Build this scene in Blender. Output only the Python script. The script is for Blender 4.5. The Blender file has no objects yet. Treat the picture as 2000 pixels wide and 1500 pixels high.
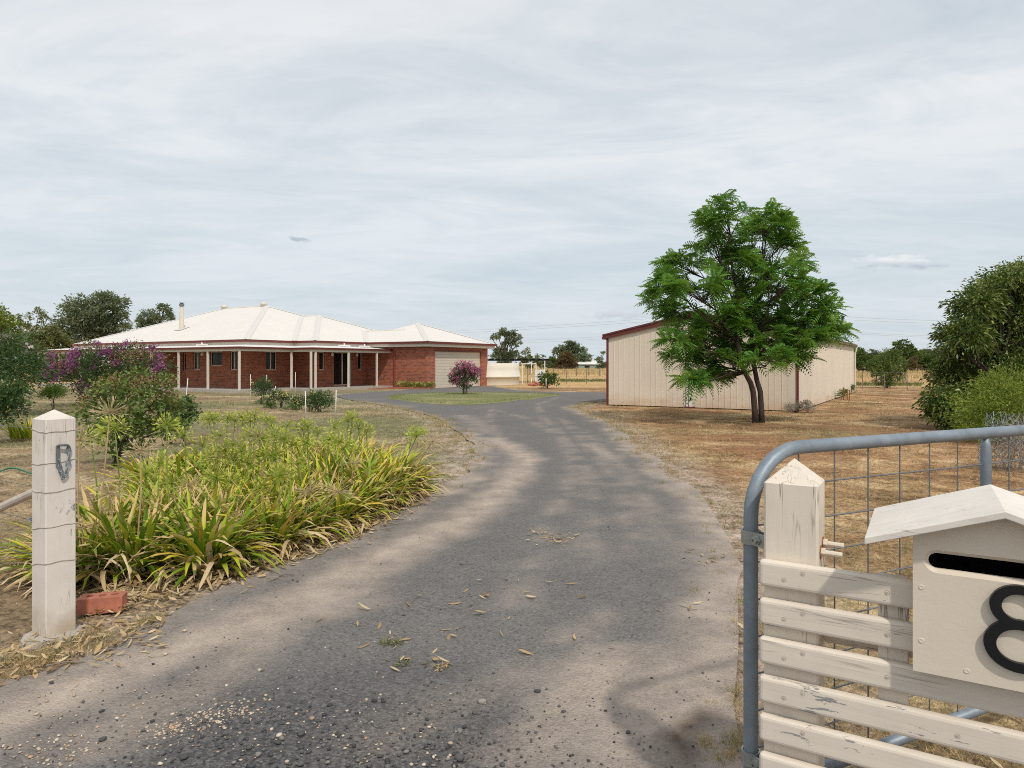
import bpy, bmesh, math, random
import numpy as np
from mathutils import Vector, Matrix, noise
from mathutils.geometry import tessellate_polygon

scene = bpy.context.scene
COL = scene.collection
random.seed(7)
RNG = np.random.default_rng(11)

# ------------------------------------------------------------------ camera
EYE = 1.45
FOC = 24.0 / 36.0 * 2000.0          # focal length in photo pixels
HOR = 710.0                         # horizon row in the photo
cd = bpy.data.cameras.new("camera")
cd.lens = 24.0
cd.sensor_width = 36.0
cd.clip_start = 0.05
cd.clip_end = 20000.0
cd.shift_y = -(750.0 - HOR) / 2000.0
cam = bpy.data.objects.new("camera", cd)
cam.location = (0, 0, EYE)
cam.rotation_euler = (math.radians(90), 0, 0)
COL.objects.link(cam)
scene.camera = cam

# ------------------------------------------------------------------ light
SUN_EL = 50.0
SUN_AZ = math.atan2(0.35, -0.94)    # towards the sun: behind the camera, a little to the right
sl = bpy.data.lights.new("sun", 'SUN')
sl.energy = 2.4
sl.angle = math.radians(2.6)
sl.color = (1.0, 0.94, 0.85)
sun = bpy.data.objects.new("sun", sl)
tv = Vector((-math.sin(SUN_AZ) * math.cos(math.radians(SUN_EL)),
             -math.cos(SUN_AZ) * math.cos(math.radians(SUN_EL)),
             -math.sin(math.radians(SUN_EL))))
sun.rotation_euler = tv.to_track_quat('-Z', 'Y').to_euler()
COL.objects.link(sun)

scene.view_settings.view_transform = 'Standard'
scene.view_settings.look = 'None'
scene.view_settings.exposure = 0.0
scene.view_settings.gamma = 1.0
scene.cycles.use_denoising = False
scene.cycles.filter_width = 1.0
scene.cycles.max_bounces = 6
scene.cycles.transparent_max_bounces = 6


class NT:
    """small helper round a node tree"""
    def __init__(self, tree):
        self.t = tree
        self.n = tree.nodes
        self.n.clear()

    def add(self, kind, _ins=None, **kw):
        nd = self.n.new("ShaderNode" + kind)
        for k, v in kw.items():
            setattr(nd, k, v)
        for k, v in (_ins or {}).items():
            self.put(nd.inputs[k], v)
        return nd

    def put(self, sock, v):
        if isinstance(v, bpy.types.NodeSocket):
            self.t.links.new(v, sock)
        elif isinstance(v, bpy.types.Node):
            self.t.links.new(v.outputs[0], sock)
        else:
            if hasattr(sock.default_value, '__len__') and hasattr(v, '__len__') and len(v) == 3 and len(sock.default_value) == 4:
                v = (*v, 1.0)
            sock.default_value = v

    def math(self, op, a, b=0.0, clamp=False):
        nd = self.add("Math", {0: a, 1: b}, operation=op)
        nd.use_clamp = clamp
        return nd.outputs[0]

    def mix(self, fac, a, b, blend='MIX'):
        nd = self.n.new("ShaderNodeMix")
        nd.data_type = 'RGBA'
        nd.blend_type = blend
        self.put(nd.inputs[0], fac)
        self.put(nd.inputs[6], a)
        self.put(nd.inputs[7], b)
        return nd.outputs[2]

    def ramp(self, fac, stops):
        nd = self.n.new("ShaderNodeValToRGB")
        el = nd.color_ramp.elements
        while len(el) > 1:
            el.remove(el[-1])
        el[0].position = stops[0][0]
        c = stops[0][1]
        el[0].color = (*c, 1) if hasattr(c, '__len__') else (c, c, c, 1)
        for p, c in stops[1:]:
            e = el.new(p)
            e.color = (*c, 1) if hasattr(c, '__len__') else (c, c, c, 1)
        self.put(nd.inputs[0], fac)
        return nd.outputs[0]

    def noise(self, vec, scale, detail=4.0, rough=0.55, dist=0.0):
        nd = self.add("TexNoise", {"Scale": scale, "Detail": detail, "Roughness": rough, "Distortion": dist})
        if vec is not None:
            self.put(nd.inputs["Vector"], vec)
        return nd.outputs[0]

    def mapping(self, vec, scale=(1, 1, 1), rot=(0, 0, 0), loc=(0, 0, 0)):
        return self.add("Mapping", {"Vector": vec, "Scale": scale, "Rotation": rot, "Location": loc}).outputs[0]

    def attr(self, name):
        return self.add("Attribute", attribute_name=name).outputs["Fac"]


def build_world():
    w = bpy.data.worlds.new("World")
    scene.world = w
    w.use_nodes = True
    t = NT(w.node_tree)
    sky = t.add("TexSky", sky_type='NISHITA', sun_disc=False)
    sky.sun_elevation = math.radians(SUN_EL)
    sky.sun_rotation = SUN_AZ
    sky.air_density = 1.0
    sky.dust_density = 2.0
    bg_sky = t.add("Background", {"Color": sky.outputs[0], "Strength": 0.11})
    gen = t.add("TexCoord").outputs["Generated"]
    sep = t.add("SeparateXYZ", {0: gen})
    x, y, z = sep.outputs
    zz = t.math('MAXIMUM', t.math('ADD', z, 0.10), 0.03)
    px = t.math('DIVIDE', x, zz)
    py = t.math('DIVIDE', y, zz)
    p = t.add("CombineXYZ", {0: px, 1: py, 2: 0.0}).outputs[0]
    # thin veil of stretched cloud on a high layer, with finer wisps inside it
    big = t.noise(t.mapping(p, (0.50, 0.80, 1), (0, 0, 0.35), (3.1, 0.4, 0)), 1.0, 7.0, 0.58, 0.9)
    wisp = t.noise(t.mapping(p, (0.75, 1.35, 1), (0, 0, -0.35), (1.7, 5.2, 0)), 1.7, 8.0, 0.62, 1.3)
    fine = t.noise(t.mapping(p, (1.0, 1.4, 1), (0, 0, 0.4), (7.7, 1.2, 0)), 4.2, 8.0, 0.65, 0.9)
    s = t.math('ADD', t.math('MULTIPLY', big, 0.74), t.math('MULTIPLY', wisp, 0.40))
    s = t.math('ADD', s, t.math('MULTIPLY', fine, 0.12))
    veil = t.ramp(s, [(0.44, (0.62, 0.69, 0.75)), (0.56, (0.715, 0.77, 0.81)),
                      (0.65, (0.80, 0.845, 0.872)), (0.74, (0.90, 0.92, 0.935)), (0.9, (0.96, 0.97, 0.98))])
    # more blue between the cloud towards the horizon, greyer cloud overhead
    low = t.ramp(z, [(0.0, 1.0), (0.12, 0.75), (0.34, 0.0)])
    veil = t.mix(t.math('MULTIPLY', low, 0.62), veil, (0.63, 0.72, 0.785))
    high = t.ramp(z, [(0.32, 0.0), (0.55, 1.0)])
    veil = t.mix(t.math('MULTIPLY', high, 0.35), veil, (0.69, 0.725, 0.755))
    # small separate clouds low in the sky
    def puff(dx, dz, sx, sz, seed):
        ex = t.math('DIVIDE', t.math('SUBTRACT', t.math('DIVIDE', x, y), dx), sx)
        ez = t.math('DIVIDE', t.math('SUBTRACT', t.math('DIVIDE', z, y), dz), sz)
        r = t.math('SQRT', t.math('ADD', t.math('MULTIPLY', ex, ex), t.math('MULTIPLY', ez, ez)))
        n = t.noise(t.mapping(gen, (1, 1, 2.2), (0, 0, 0), (seed, 0, 0)), 42.0, 5.0, 0.6)
        m = t.math('SUBTRACT', t.math('ADD', 1.0, t.math('MULTIPLY', t.math('SUBTRACT', n, 0.5), 3.2)), r)
        front = t.math('GREATER_THAN', y, 0.05)
        return t.math('MULTIPLY', t.ramp(m, [(0.05, 0.0), (0.75, 1.0)]), front), ez
    for dx, dz, sx, sz, seed, top, bot in ((0.565, 0.148, 0.062, 0.0125, 1.0, (0.93, 0.94, 0.95), (0.52, 0.57, 0.64)),
                                            (-0.305, 0.182, 0.022, 0.005, 4.0, (0.47, 0.55, 0.62), (0.45, 0.53, 0.60)),
                                            (0.16, 0.072, 0.05, 0.008, 9.0, (0.68, 0.73, 0.77), (0.58, 0.64, 0.70))):
        m, ez = puff(dx, dz, sx, sz, seed)
        c = t.mix(t.ramp(t.math('MULTIPLY', t.math('ADD', ez, 1.0), 0.5), [(0.3, 0.0), (0.65, 1.0)]), bot, top)
        veil = t.mix(t.math('MULTIPLY', m, 0.9), veil, c)
    bg_cloud = t.add("Background", {"Color": veil, "Strength": 1.0})
    ms = t.add("MixShader", {0: 0.90, 1: bg_sky.outputs[0], 2: bg_cloud.outputs[0]})
    out = t.add("OutputWorld")
    t.t.links.new(ms.outputs[0], out.inputs[0])


build_world()

# ------------------------------------------------------------------ geometry helpers


def at(px, py, d):
    """photo pixel and distance -> a point of the place"""
    return Vector(((px - 1000.0) / FOC * d, d, EYE - (py - HOR) / FOC * d))


def gp(px, py):
    """photo pixel -> point of the flat ground"""
    return at(px, py, EYE * FOC / (py - HOR))


def link(o, parent=None):
    COL.objects.link(o)
    if parent is not None:
        o.parent = parent
    return o


def tag(o, label, cat, group=None, kind=None):
    if label:
        o['label'] = label
    if cat:
        o['category'] = cat
    if group:
        o['group'] = group
    if kind:
        o['kind'] = kind
    return o


def thing(name, label, cat, loc=(0, 0, 0), rz=0.0, group=None):
    o = bpy.data.objects.new(name, None)
    o.empty_display_size = 0.2
    o.location = loc
    o.rotation_euler = (0, 0, rz)
    link(o)
    return tag(o, label, cat, group)


def copy_tree(o, parent=None):
    c = o.copy()
    link(c)
    c.parent = parent
    for ch in list(o.children):
        copy_tree(ch, c)
    return c


class MB:
    """collects simple shapes and links them as ONE mesh object"""
    def __init__(self):
        self.v = []
        self.f = []

    def add(self, vs, fs):
        b = len(self.v)
        self.v.extend([tuple(p) for p in vs])
        self.f.extend([tuple(i + b for i in f) for f in fs])
        return self

    def box(self, a, b, mat=None):
        x0, y0, z0 = a
        x1, y1, z1 = b
        vs = [Vector(p) for p in ((x0, y0, z0), (x1, y0, z0), (x1, y1, z0), (x0, y1, z0),
                                  (x0, y0, z1), (x1, y0, z1), (x1, y1, z1), (x0, y1, z1))]
        if mat is not None:
            vs = [mat @ p for p in vs]
        return self.add(vs, [(3, 2, 1, 0), (4, 5, 6, 7), (0, 1, 5, 4), (1, 2, 6, 5), (2, 3, 7, 6), (3, 0, 4, 7)])

    def tube(self, pts, rad, n=8, cap=True):
        pts = [Vector(p) for p in pts]
        if not hasattr(rad, '__len__'):
            rad = [rad] * len(pts)
        b = len(self.v)
        prev = None
        for i, p in enumerate(pts):
            d = (pts[min(i + 1, len(pts) - 1)] - pts[max(i - 1, 0)])
            if d.length < 1e-9:
                d = Vector((0, 0, 1))
            d.normalize()
            if prev is None:
                up = Vector((0, 0, 1)) if abs(d.z) < 0.9 else Vector((1, 0, 0))
                s = d.cross(up).normalized()
            else:
                s = (prev - d * prev.dot(d))
                if s.length < 1e-6:
                    s = d.orthogonal()
                s.normalize()
            prev = s
            u = d.cross(s)
            for k in range(n):
                a = 2 * math.pi * k / n
                self.v.append(tuple(p + (s * math.cos(a) + u * math.sin(a)) * rad[i]))
        for i in range(len(pts) - 1):
            for k in range(n):
                k2 = (k + 1) % n
                self.f.append((b + i * n + k, b + i * n + k2, b + (i + 1) * n + k2, b + (i + 1) * n + k))
        if cap:
            self.f.append(tuple(b + k for k in reversed(range(n))))
            self.f.append(tuple(b + (len(pts) - 1) * n + k for k in range(n)))
        return self

    def lathe(self, prof, n=24, c=(0, 0)):
        b = len(self.v)
        for r, z in prof:
            for k in range(n):
                a = 2 * math.pi * k / n
                self.v.append((c[0] + r * math.cos(a), c[1] + r * math.sin(a), z))
        for i in range(len(prof) - 1):
            for k in range(n):
                k2 = (k + 1) % n
                self.f.append((b + i * n + k, b + i * n + k2, b + (i + 1) * n + k2, b + (i + 1) * n + k))
        if prof[0][0] > 1e-4:
            self.f.append(tuple(b + k for k in reversed(range(n))))
        if prof[-1][0] > 1e-4:
            self.f.append(tuple(b + (len(prof) - 1) * n + k for k in range(n)))
        return self

    def sweep(self, path, prof):
        """closed profile of (offset to the right of travel, z) along a plan path with mitred corners"""
        n = len(prof)
        b = len(self.v)
        for i in range(len(path)):
            for off, z in prof:
                q = miter(path, i, off)
                self.v.append((q[0], q[1], z))
        for i in range(len(path) - 1):
            for k in range(n):
                k2 = (k + 1) % n
                self.f.append((b + i * n + k, b + i * n + k2, b + (i + 1) * n + k2, b + (i + 1) * n + k))
        self.f.append(tuple(b + k for k in reversed(range(n))))
        self.f.append(tuple(b + (len(path) - 1) * n + k for k in range(n)))
        return self

    def build(self, name, mat, parent=None, smooth=False, loc=None):
        me = bpy.data.meshes.new(name)
        me.from_pydata(self.v, [], self.f)
        me.materials.append(mat)
        bm = bmesh.new()
        bm.from_mesh(me)
        bmesh.ops.recalc_face_normals(bm, faces=bm.faces)
        bm.to_mesh(me)
        bm.free()
        if smooth:
            me.polygons.foreach_set("use_smooth", [True] * len(me.polygons))
        o = bpy.data.objects.new(name, me)
        if loc is not None:
            o.location = loc
        return link(o, parent)


def miter(path, i, off):
    p = Vector(path[i][:2])
    ns = []
    if i > 0:
        d = (p - Vector(path[i - 1][:2])).normalized()
        ns.append(Vector((d.y, -d.x)))
    if i < len(path) - 1:
        d = (Vector(path[i + 1][:2]) - p).normalized()
        ns.append(Vector((d.y, -d.x)))
    if len(ns) == 1:
        return p + ns[0] * off
    return p + (ns[0] + ns[1]) * (off / (1 + ns[0].dot(ns[1])))


def bevel(o, w, seg=2):
    m = o.modifiers.new("bevel", 'BEVEL')
    m.width = w
    m.segments = seg
    m.limit_method = 'ANGLE'
    return o


def np_mesh(name, V, F, mat, parent=None, attrs=None, smooth=False):
    V = np.asarray(V, np.float32)
    F = np.asarray(F, np.int32)
    me = bpy.data.meshes.new(name)
    me.vertices.add(len(V))
    me.vertices.foreach_set("co", V.ravel())
    k = F.shape[1]
    me.loops.add(F.size)
    me.loops.foreach_set("vertex_index", F.ravel())
    me.polygons.add(len(F))
    me.polygons.foreach_set("loop_start", np.arange(0, F.size, k, dtype=np.int32))
    if smooth:
        me.polygons.foreach_set("use_smooth", np.ones(len(F), bool))
    me.update(calc_edges=True)
    for an, a in (attrs or {}).items():
        at_ = me.attributes.new(an, 'FLOAT', 'POINT')
        at_.data.foreach_set("value", np.asarray(a, np.float32))
    me.materials.append(mat)
    o = bpy.data.objects.new(name, me)
    return link(o, parent)


def unit(a):
    return a / np.maximum(np.linalg.norm(a, axis=1, keepdims=True), 1e-9)


def rand_dirs(n, rng=RNG):
    return unit(rng.normal(size=(n, 3)))


def leaf_quads(P, D, L, W, rng=RNG, droop=0.0):
    """kite shaped leaves: base P, direction D, length L, width W -> V, F"""
    n = len(P)
    D = unit(D)
    S = unit(np.cross(D, rand_dirs(n, rng)))
    N = np.cross(D, S)
    L = np.broadcast_to(np.asarray(L, float), (n,))[:, None]
    W = np.broadcast_to(np.asarray(W, float), (n,))[:, None]
    mid = P + D * L * 0.48 - N * L * 0.06
    tip = P + D * L
    tip[:, 2] -= (L[:, 0] * droop)
    V = np.stack([P, mid + S * W * 0.5, tip, mid - S * W * 0.5], 1).reshape(-1, 3)
    F = np.arange(4 * n).reshape(n, 4)
    return V, F


ICO_V = None


def ico():
    global ICO_V
    if ICO_V is None:
        bm = bmesh.new()
        bmesh.ops.create_icosphere(bm, subdivisions=1, radius=1.0)
        bm.verts.ensure_lookup_table()
        v = np.array([x.co[:] for x in bm.verts])
        f = np.array([[q.index for q in p.verts] for p in bm.faces])
        bm.free()
        ICO_V = (v, f)
    return ICO_V


def pebbles(P, R, rng=RNG, flat=0.6):
    v, f = ico()
    n = len(P)
    sc = R[:, None] * rng.uniform(0.65, 1.25, (n, 3)) * np.array([1, 1, flat])
    V = v[None] * (1 + rng.uniform(-0.22, 0.22, (n, len(v), 1))) * sc[:, None, :]
    a = rng.uniform(0, 6.28, n)
    ca, sa = np.cos(a)[:, None], np.sin(a)[:, None]
    x = V[:, :, 0] * ca - V[:, :, 1] * sa
    y = V[:, :, 0] * sa + V[:, :, 1] * ca
    V = np.stack([x, y, V[:, :, 2]], 2) + P[:, None, :]
    F = (f[None] + (np.arange(n) * len(v))[:, None, None]).reshape(-1, 3)
    tint = np.repeat(rng.random(n), len(v))
    return V.reshape(-1, 3), F, tint


def in_poly(X, Y, poly):
    x = np.asarray(X)
    y = np.asarray(Y)
    inside = np.zeros(x.shape, bool)
    n = len(poly)
    for i in range(n):
        x0, y0 = poly[i]
        x1, y1 = poly[(i + 1) % n]
        c = ((y0 > y) != (y1 > y)) & (x < (x1 - x0) * (y - y0) / ((y1 - y0) + 1e-12) + x0)
        inside ^= c
    return inside


def seg_dist(X, Y, line, closed=False):
    """distance to a polyline and the nearest point"""
    best = np.full(np.shape(X), 1e9)
    bx = np.zeros(np.shape(X))
    by = np.zeros(np.shape(X))
    m = len(line)
    for i in range(m if closed else m - 1):
        x0, y0 = line[i][:2]
        x1, y1 = line[(i + 1) % m][:2]
        dx, dy = x1 - x0, y1 - y0
        q = np.clip(((X - x0) * dx + (Y - y0) * dy) / (dx * dx + dy * dy + 1e-12), 0, 1)
        cx, cy = x0 + q * dx, y0 + q * dy
        d = np.hypot(X - cx, Y - cy)
        b = d < best
        best = np.where(b, d, best)
        bx = np.where(b, cx, bx)
        by = np.where(b, cy, by)
    return best, bx, by


def fbm(X, Y, scale, seed=0.0, oct_=4):
    out = np.zeros(np.shape(X))
    flat = out.ravel()
    for i, (a, b) in enumerate(zip(np.ravel(X), np.ravel(Y))):
        flat[i] = noise.fractal(Vector((a * scale + seed, b * scale - seed, seed)), 0.9, 2.0, oct_)
    return flat.reshape(np.shape(X))


def sstep(a, b, x):
    q = np.clip((x - a) / (b - a), 0, 1)
    return q * q * (3 - 2 * q)


# ------------------------------------------------------------------ materials
def new_mat(name):
    m = bpy.data.materials.new(name)
    m.use_nodes = True
    return m, NT(m.node_tree)


def finish(t, color, rough=0.6, bump=None, bump_str=0.3, bump_dist=0.01, metal=0.0, spec=0.3, extra=None):
    p = t.add("BsdfPrincipled")
    t.put(p.inputs["Base Color"], color)
    t.put(p.inputs["Roughness"], rough)
    t.put(p.inputs["Metallic"], metal)
    t.put(p.inputs["Specular IOR Level"], spec)
    if bump is not None:
        b = t.add("Bump", {"Strength": bump_str, "Distance": bump_dist, "Height": bump})
        t.put(p.inputs["Normal"], b.outputs[0])
    o = t.add("OutputMaterial")
    t.t.links.new(p.outputs[0], o.inputs[0])
    return p


def plain(name, col, rough=0.6, var=0.15, scale=6.0, metal=0.0, bump=0.0, spec=0.3):
    m, t = new_mat(name)
    co = t.add("TexCoord").outputs["Object"]
    n = t.noise(co, scale, 5.0, 0.6)
    a = tuple(c * (1 - var) for c in col)
    b = tuple(min(1, c * (1 + var)) for c in col)
    c = t.ramp(n, [(0.25, a), (0.75, b)])
    fine = t.noise(co, scale * 14, 3.0, 0.6)
    finish(t, c, rough, fine if bump else None, bump, 0.004, metal, spec)
    return m


def leafmat(name, stops, trans=0.3, rough=0.5, dry=(0.42, 0.28, 0.11), spec=0.25):
    """leaf colour from the leaf's own 'tint', withered parts from 'dry'"""
    m, t = new_mat(name)
    c = t.ramp(t.attr("tint"), stops)
    c = t.mix(t.attr("dry"), c, dry)
    p = t.add("BsdfPrincipled", {"Base Color": c, "Roughness": rough, "Specular IOR Level": spec})
    tr = t.add("BsdfTranslucent", {"Color": t.mix(0.35, c, (0.35, 0.45, 0.05), 'MIX')})
    mx = t.add("MixShader", {0: trans, 1: p.outputs[0], 2: tr.outputs[0]})
    o = t.add("OutputMaterial")
    t.t.links.new(mx.outputs[0], o.inputs[0])
    return m


def painted_wood(name, col, peel=0.0, crack=True, axis='z', scuff=None):
    """weathered cream paint over grey timber; peel = share of bare wood"""
    m, t = new_mat(name)
    co = t.add("TexCoord").outputs["Object"]
    st = (34, 34, 1.6) if axis == 'z' else (1.6, 34, 34)
    grain = t.noise(t.mapping(co, st), 1.0, 5.0, 0.6)
    blot = t.noise(co, 5.0, 5.0, 0.6)
    c = t.ramp(blot, [(0.3, tuple(x * 0.90 for x in col)), (0.7, tuple(min(1, x * 1.05) for x in col))])
    c = t.mix(t.math('MULTIPLY', t.ramp(grain, [(0.3, 1.0), (0.5, 0.0)]), 0.18), c, (0.42, 0.37, 0.32))
    h = grain
    if crack:
        sc = (26, 26, 1.1) if axis == 'z' else (1.1, 26, 26)
        ck = t.noise(t.mapping(co, sc, loc=(3, 1, 2)), 1.0, 3.0, 0.65, 0.2)
        line = t.ramp(ck, [(0.485, 0.0), (0.498, 1.0), (0.502, 1.0), (0.515, 0.0)])
        where = t.ramp(t.noise(co, 3.2, 2.0), [(0.52, 0.0), (0.62, 1.0)])
        c = t.mix(t.math('MULTIPLY', t.math('MULTIPLY', line, where), 0.75), c, (0.10, 0.085, 0.07))
    if peel > 0:
        sp = (9, 9, 3.0) if axis == 'z' else (3.0, 12, 16)
        pl = t.noise(t.mapping(co, sp, loc=(5, 2, 7)), 2.6, 7.0, 0.68)
        pm = t.ramp(pl, [(0.70 - peel, 0.0), (0.712 - peel, 1.0)])
        c = t.mix(pm, c, t.ramp(grain, [(0.3, (0.20, 0.195, 0.19)), (0.7, (0.36, 0.345, 0.33))]))
        h = t.math('SUBTRACT', grain, t.math('MULTIPLY', pm, 0.8))
    if scuff:
        # black scrape where the gate has rubbed, at one height on the post
        z = t.add("SeparateXYZ", {0: co}).outputs[2]
        band = t.math('SUBTRACT', 1.0, t.math('DIVIDE', t.math('ABSOLUTE', t.math('SUBTRACT', z, scuff)), 0.085), True)
        x = t.add("SeparateXYZ", {0: co}).outputs[1]
        band = t.math('MULTIPLY', band, t.math('ADD', 0.55, t.math('MULTIPLY', x, 5.0), True))
        sm = t.noise(t.mapping(co, (60, 60, 38), loc=(1, 5, 3)), 1.0, 8.0, 0.75)
        k = t.ramp(t.math('ADD', sm, t.math('MULTIPLY', band, 0.24)), [(0.66, 0.0), (0.76, 1.0)])
        c = t.mix(t.math('MULTIPLY', t.math('MULTIPLY', k, t.math('GREATER_THAN', band, 0.01)), 0.85), c, (0.06, 0.06, 0.06))
    if axis == 'z':
        # soil splashed up the foot of the post
        zf = t.add("SeparateXYZ", {0: co}).outputs[2]
        dirt = t.ramp(t.math('ADD', t.math('MULTIPLY', zf, 2.2), t.math('MULTIPLY', blot, 0.8)), [(0.40, 0.75), (0.75, 0.0)])
        c = t.mix(dirt, c, (0.40, 0.30, 0.20))
    finish(t, c, 0.62, h, 0.25, 0.004)
    return m


CREAM = (0.70, 0.615, 0.515)
M = {}
M['white_paint'] = plain("white_paint", (0.78, 0.76, 0.72), 0.5, 0.05)
M['cream_trim'] = plain("cream_trim", (0.66, 0.60, 0.51), 0.5, 0.05)
M['post_white'] = painted_wood("weathered_white_post", (0.72, 0.655, 0.585), 0.025, scuff=0.675)
M['post_cream'] = painted_wood("weathered_cream_post", (0.72, 0.635, 0.535), 0.0)
M['slat'] = painted_wood("cream_slat_paint", (0.72, 0.635, 0.535), 0.035, True, 'x')
M['screw'] = plain("painted_screw", (0.46, 0.40, 0.335), 0.6, 0.2)
M['slat_worn'] = painted_wood("peeling_slat_paint", (0.72, 0.635, 0.535), 0.105, True, 'x')
M['box_paint'] = plain("mailbox_paint", (0.70, 0.61, 0.50), 0.5, 0.05, 4.0, bump=0.15)
M['box_roof'] = painted_wood("mailbox_roof_paint", (0.74, 0.68, 0.61), 0.0, True, 'x')
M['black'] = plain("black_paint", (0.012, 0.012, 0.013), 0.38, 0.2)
M['galv'] = plain("galvanised_steel", (0.235, 0.275, 0.315), 0.5, 0.28, 11.0, 0.35, 0.1)
M['galv_dark'] = plain("dull_galvanised_wire", (0.18, 0.19, 0.20), 0.5, 0.2, 20.0, 0.4)
M['zinc'] = plain("zinc_hardware", (0.42, 0.44, 0.42), 0.35, 0.2, 30.0, 0.7)
M['rust'] = plain("rusty_steel", (0.28, 0.10, 0.035), 0.8, 0.4, 40.0)
M['wire'] = plain("fence_wire", (0.46, 0.40, 0.33), 0.5, 0.2, 20.0, 0.3)
M['maroon'] = plain("maroon_steel", (0.145, 0.036, 0.031), 0.45, 0.15, 2.0)
M['downpipe'] = plain("red_downpipe", (0.26, 0.055, 0.035), 0.5, 0.1)
M['glass'] = plain("dark_window_glass", (0.012, 0.015, 0.015), 0.12, 0.2, spec=0.25)
M['curtain'] = plain("curtain", (0.45, 0.45, 0.42), 0.8, 0.1)
M['concrete'] = plain("concrete", (0.40, 0.365, 0.315), 0.85, 0.15, 3.0, bump=0.3)
M['bark'] = plain("bark", (0.105, 0.075, 0.052), 0.9, 0.4, 10.0, bump=0.8)
M['bark_dark'] = plain("dark_bark", (0.06, 0.042, 0.035), 0.9, 0.35, 12.0, bump=0.8)
M['bark_pale'] = plain("pale_gum_bark", (0.42, 0.38, 0.32), 0.8, 0.25, 3.0)
M['tank'] = plain("cream_tank", (0.70, 0.65, 0.56), 0.55, 0.06, 1.2)
M['timber_grey'] = plain("grey_timber", (0.21, 0.17, 0.14), 0.85, 0.3, 8.0, bump=0.5)
M['dark_roof'] = plain("dark_shade_roof", (0.016, 0.018, 0.020), 0.6, 0.2)
M['hose'] = plain("green_hose", (0.015, 0.16, 0.085), 0.4, 0.1)
M['red_brick'] = plain("red_brick", (0.43, 0.155, 0.10), 0.8, 0.25, 14.0, bump=0.4)
M['red_paving'] = plain("red_paving", (0.33, 0.12, 0.08), 0.85, 0.2, 5.0)
M['dark_hole'] = plain("dark_core", (0.02, 0.012, 0.01), 0.9, 0.2)


def brick_wall():
    m, t = new_mat("red_brick_wall")
    co = t.add("TexCoord").outputs["Object"]
    s = t.add("SeparateXYZ", {0: co})
    v = t.add("CombineXYZ", {0: t.math('ADD', s.outputs[0], s.outputs[1]), 1: s.outputs[2], 2: 0.0}).outputs[0]
    b = t.add("TexBrick", {"Vector": v, "Scale": 1.0, "Mortar Size": 0.011, "Brick Width": 0.24, "Row Height": 0.086,
                           "Color1": (0.41, 0.116, 0.061), "Color2": (0.115, 0.038, 0.027), "Mortar": (0.30, 0.18, 0.13),
                           "Mortar Smooth": 0.1, "Bias": -0.25})
    n = t.noise(co, 1.3, 4.0)
    c = t.mix(t.math('MULTIPLY', n, 0.15), b.outputs[0], (0.34, 0.10, 0.055))
    finish(t, c, 0.85, b.outputs[1], -0.3, 0.01)
    return m


def corrugated(name, col, axis, pitch=0.076, depth=0.3, var=0.04):
    m, t = new_mat(name)
    co = t.add("TexCoord").outputs["Object"]
    s = t.add("SeparateXYZ", {0: co})
    w = t.math('SINE', t.math('MULTIPLY', s.outputs[axis], 2 * math.pi / pitch))
    n = t.noise(co, 0.8, 5.0)
    st = t.noise(t.mapping(co, (3.0, 3.0, 0.4)), 1.0, 4.0)
    c = t.ramp(t.math('ADD', t.math('MULTIPLY', n, 0.6), t.math('MULTIPLY', st, 0.4)),
               [(0.3, tuple(x * (1 - var) for x in col)), (0.7, tuple(min(1, x * (1 + var)) for x in col))])
    if 'steel' in name or 'ribbed' in name:
        # dust and rusty water splashed along the foot of the cladding
        zf = t.add("SeparateXYZ", {0: co}).outputs[2]
        sp = t.noise(t.mapping(co, (1.6, 1.6, 3.0)), 1.0, 6.0, 0.7)
        dirt = t.ramp(t.math('SUBTRACT', t.math('MULTIPLY', sp, 1.3), zf), [(0.22, 0.0), (0.75, 0.75)])
        c = t.mix(t.math('MULTIPLY', dirt, 0.8), c, (0.50, 0.34, 0.21))
    finish(t, c, 0.5, w, depth, 0.012)
    return m


M['brick_wall'] = brick_wall()
M['roof_u'] = corrugated("white_corrugated_roof", (0.72, 0.675, 0.625), 0)
M['roof_v'] = corrugated("white_corrugated_roof_side", (0.72, 0.675, 0.625), 1)
M['cap'] = plain("pale_roof_cap", (0.645, 0.615, 0.575), 0.5, 0.05)
M['shed_wall'] = corrugated("cream_steel_cladding", (0.735, 0.64, 0.525), 0, 50.0, 0.0, 0.05)
M['shed_side'] = corrugated("cream_ribbed_side", (0.735, 0.65, 0.54), 1, 0.10, 0.5, 0.06)

# ------------------------------------------------------------------ frames of the place
RZ_H = math.radians(59.0)           # house: local x runs away to the right, local y away to the left
P0 = Vector((-14.04, 36.0, 0.0))
HU = Vector((math.cos(RZ_H), math.sin(RZ_H), 0))
HV = Vector((-math.sin(RZ_H), math.cos(RZ_H), 0))


def H(u, v, z=0.0):
    return P0 + HU * u + HV * v + Vector((0, 0, z))


# ------------------------------------------------------------------ ground
DRIVE_PX_LEFT = [(0, 1338), (60, 1322), (130, 1305), (200, 1275), (262, 1240), (330, 1196), (420, 1152), (520, 1118),
                 (620, 1078), (700, 1046), (745, 1022), (800, 988), (838, 962), (880, 940), (922, 920), (928, 892),
                 (918, 862), (896, 842), (866, 822), (820, 806), (760, 794), (705, 785), (668, 778), (655, 773.5),
                 (676, 769), (735, 765.5), (790, 762.5)]
DRIVE_TOP = [H(7.8, -5.0), H(7.9, -6.02), H(14.25, -6.02)]
DRIVE_PX_TOP = [(1000, 762), (1040, 764.5), (1110, 766), (1184, 766.5)]
DRIVE_PX_RIGHT = [(1168, 784), (1122, 795), (1136, 803), (1172, 816), (1206, 836), (1240, 866), (1276, 893), (1320, 926),
                  (1362, 962), (1396, 1000), (1412, 1040), (1436, 1090), (1440, 1180), (1446, 1290), (1442, 1400), (1436, 1500)]


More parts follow.
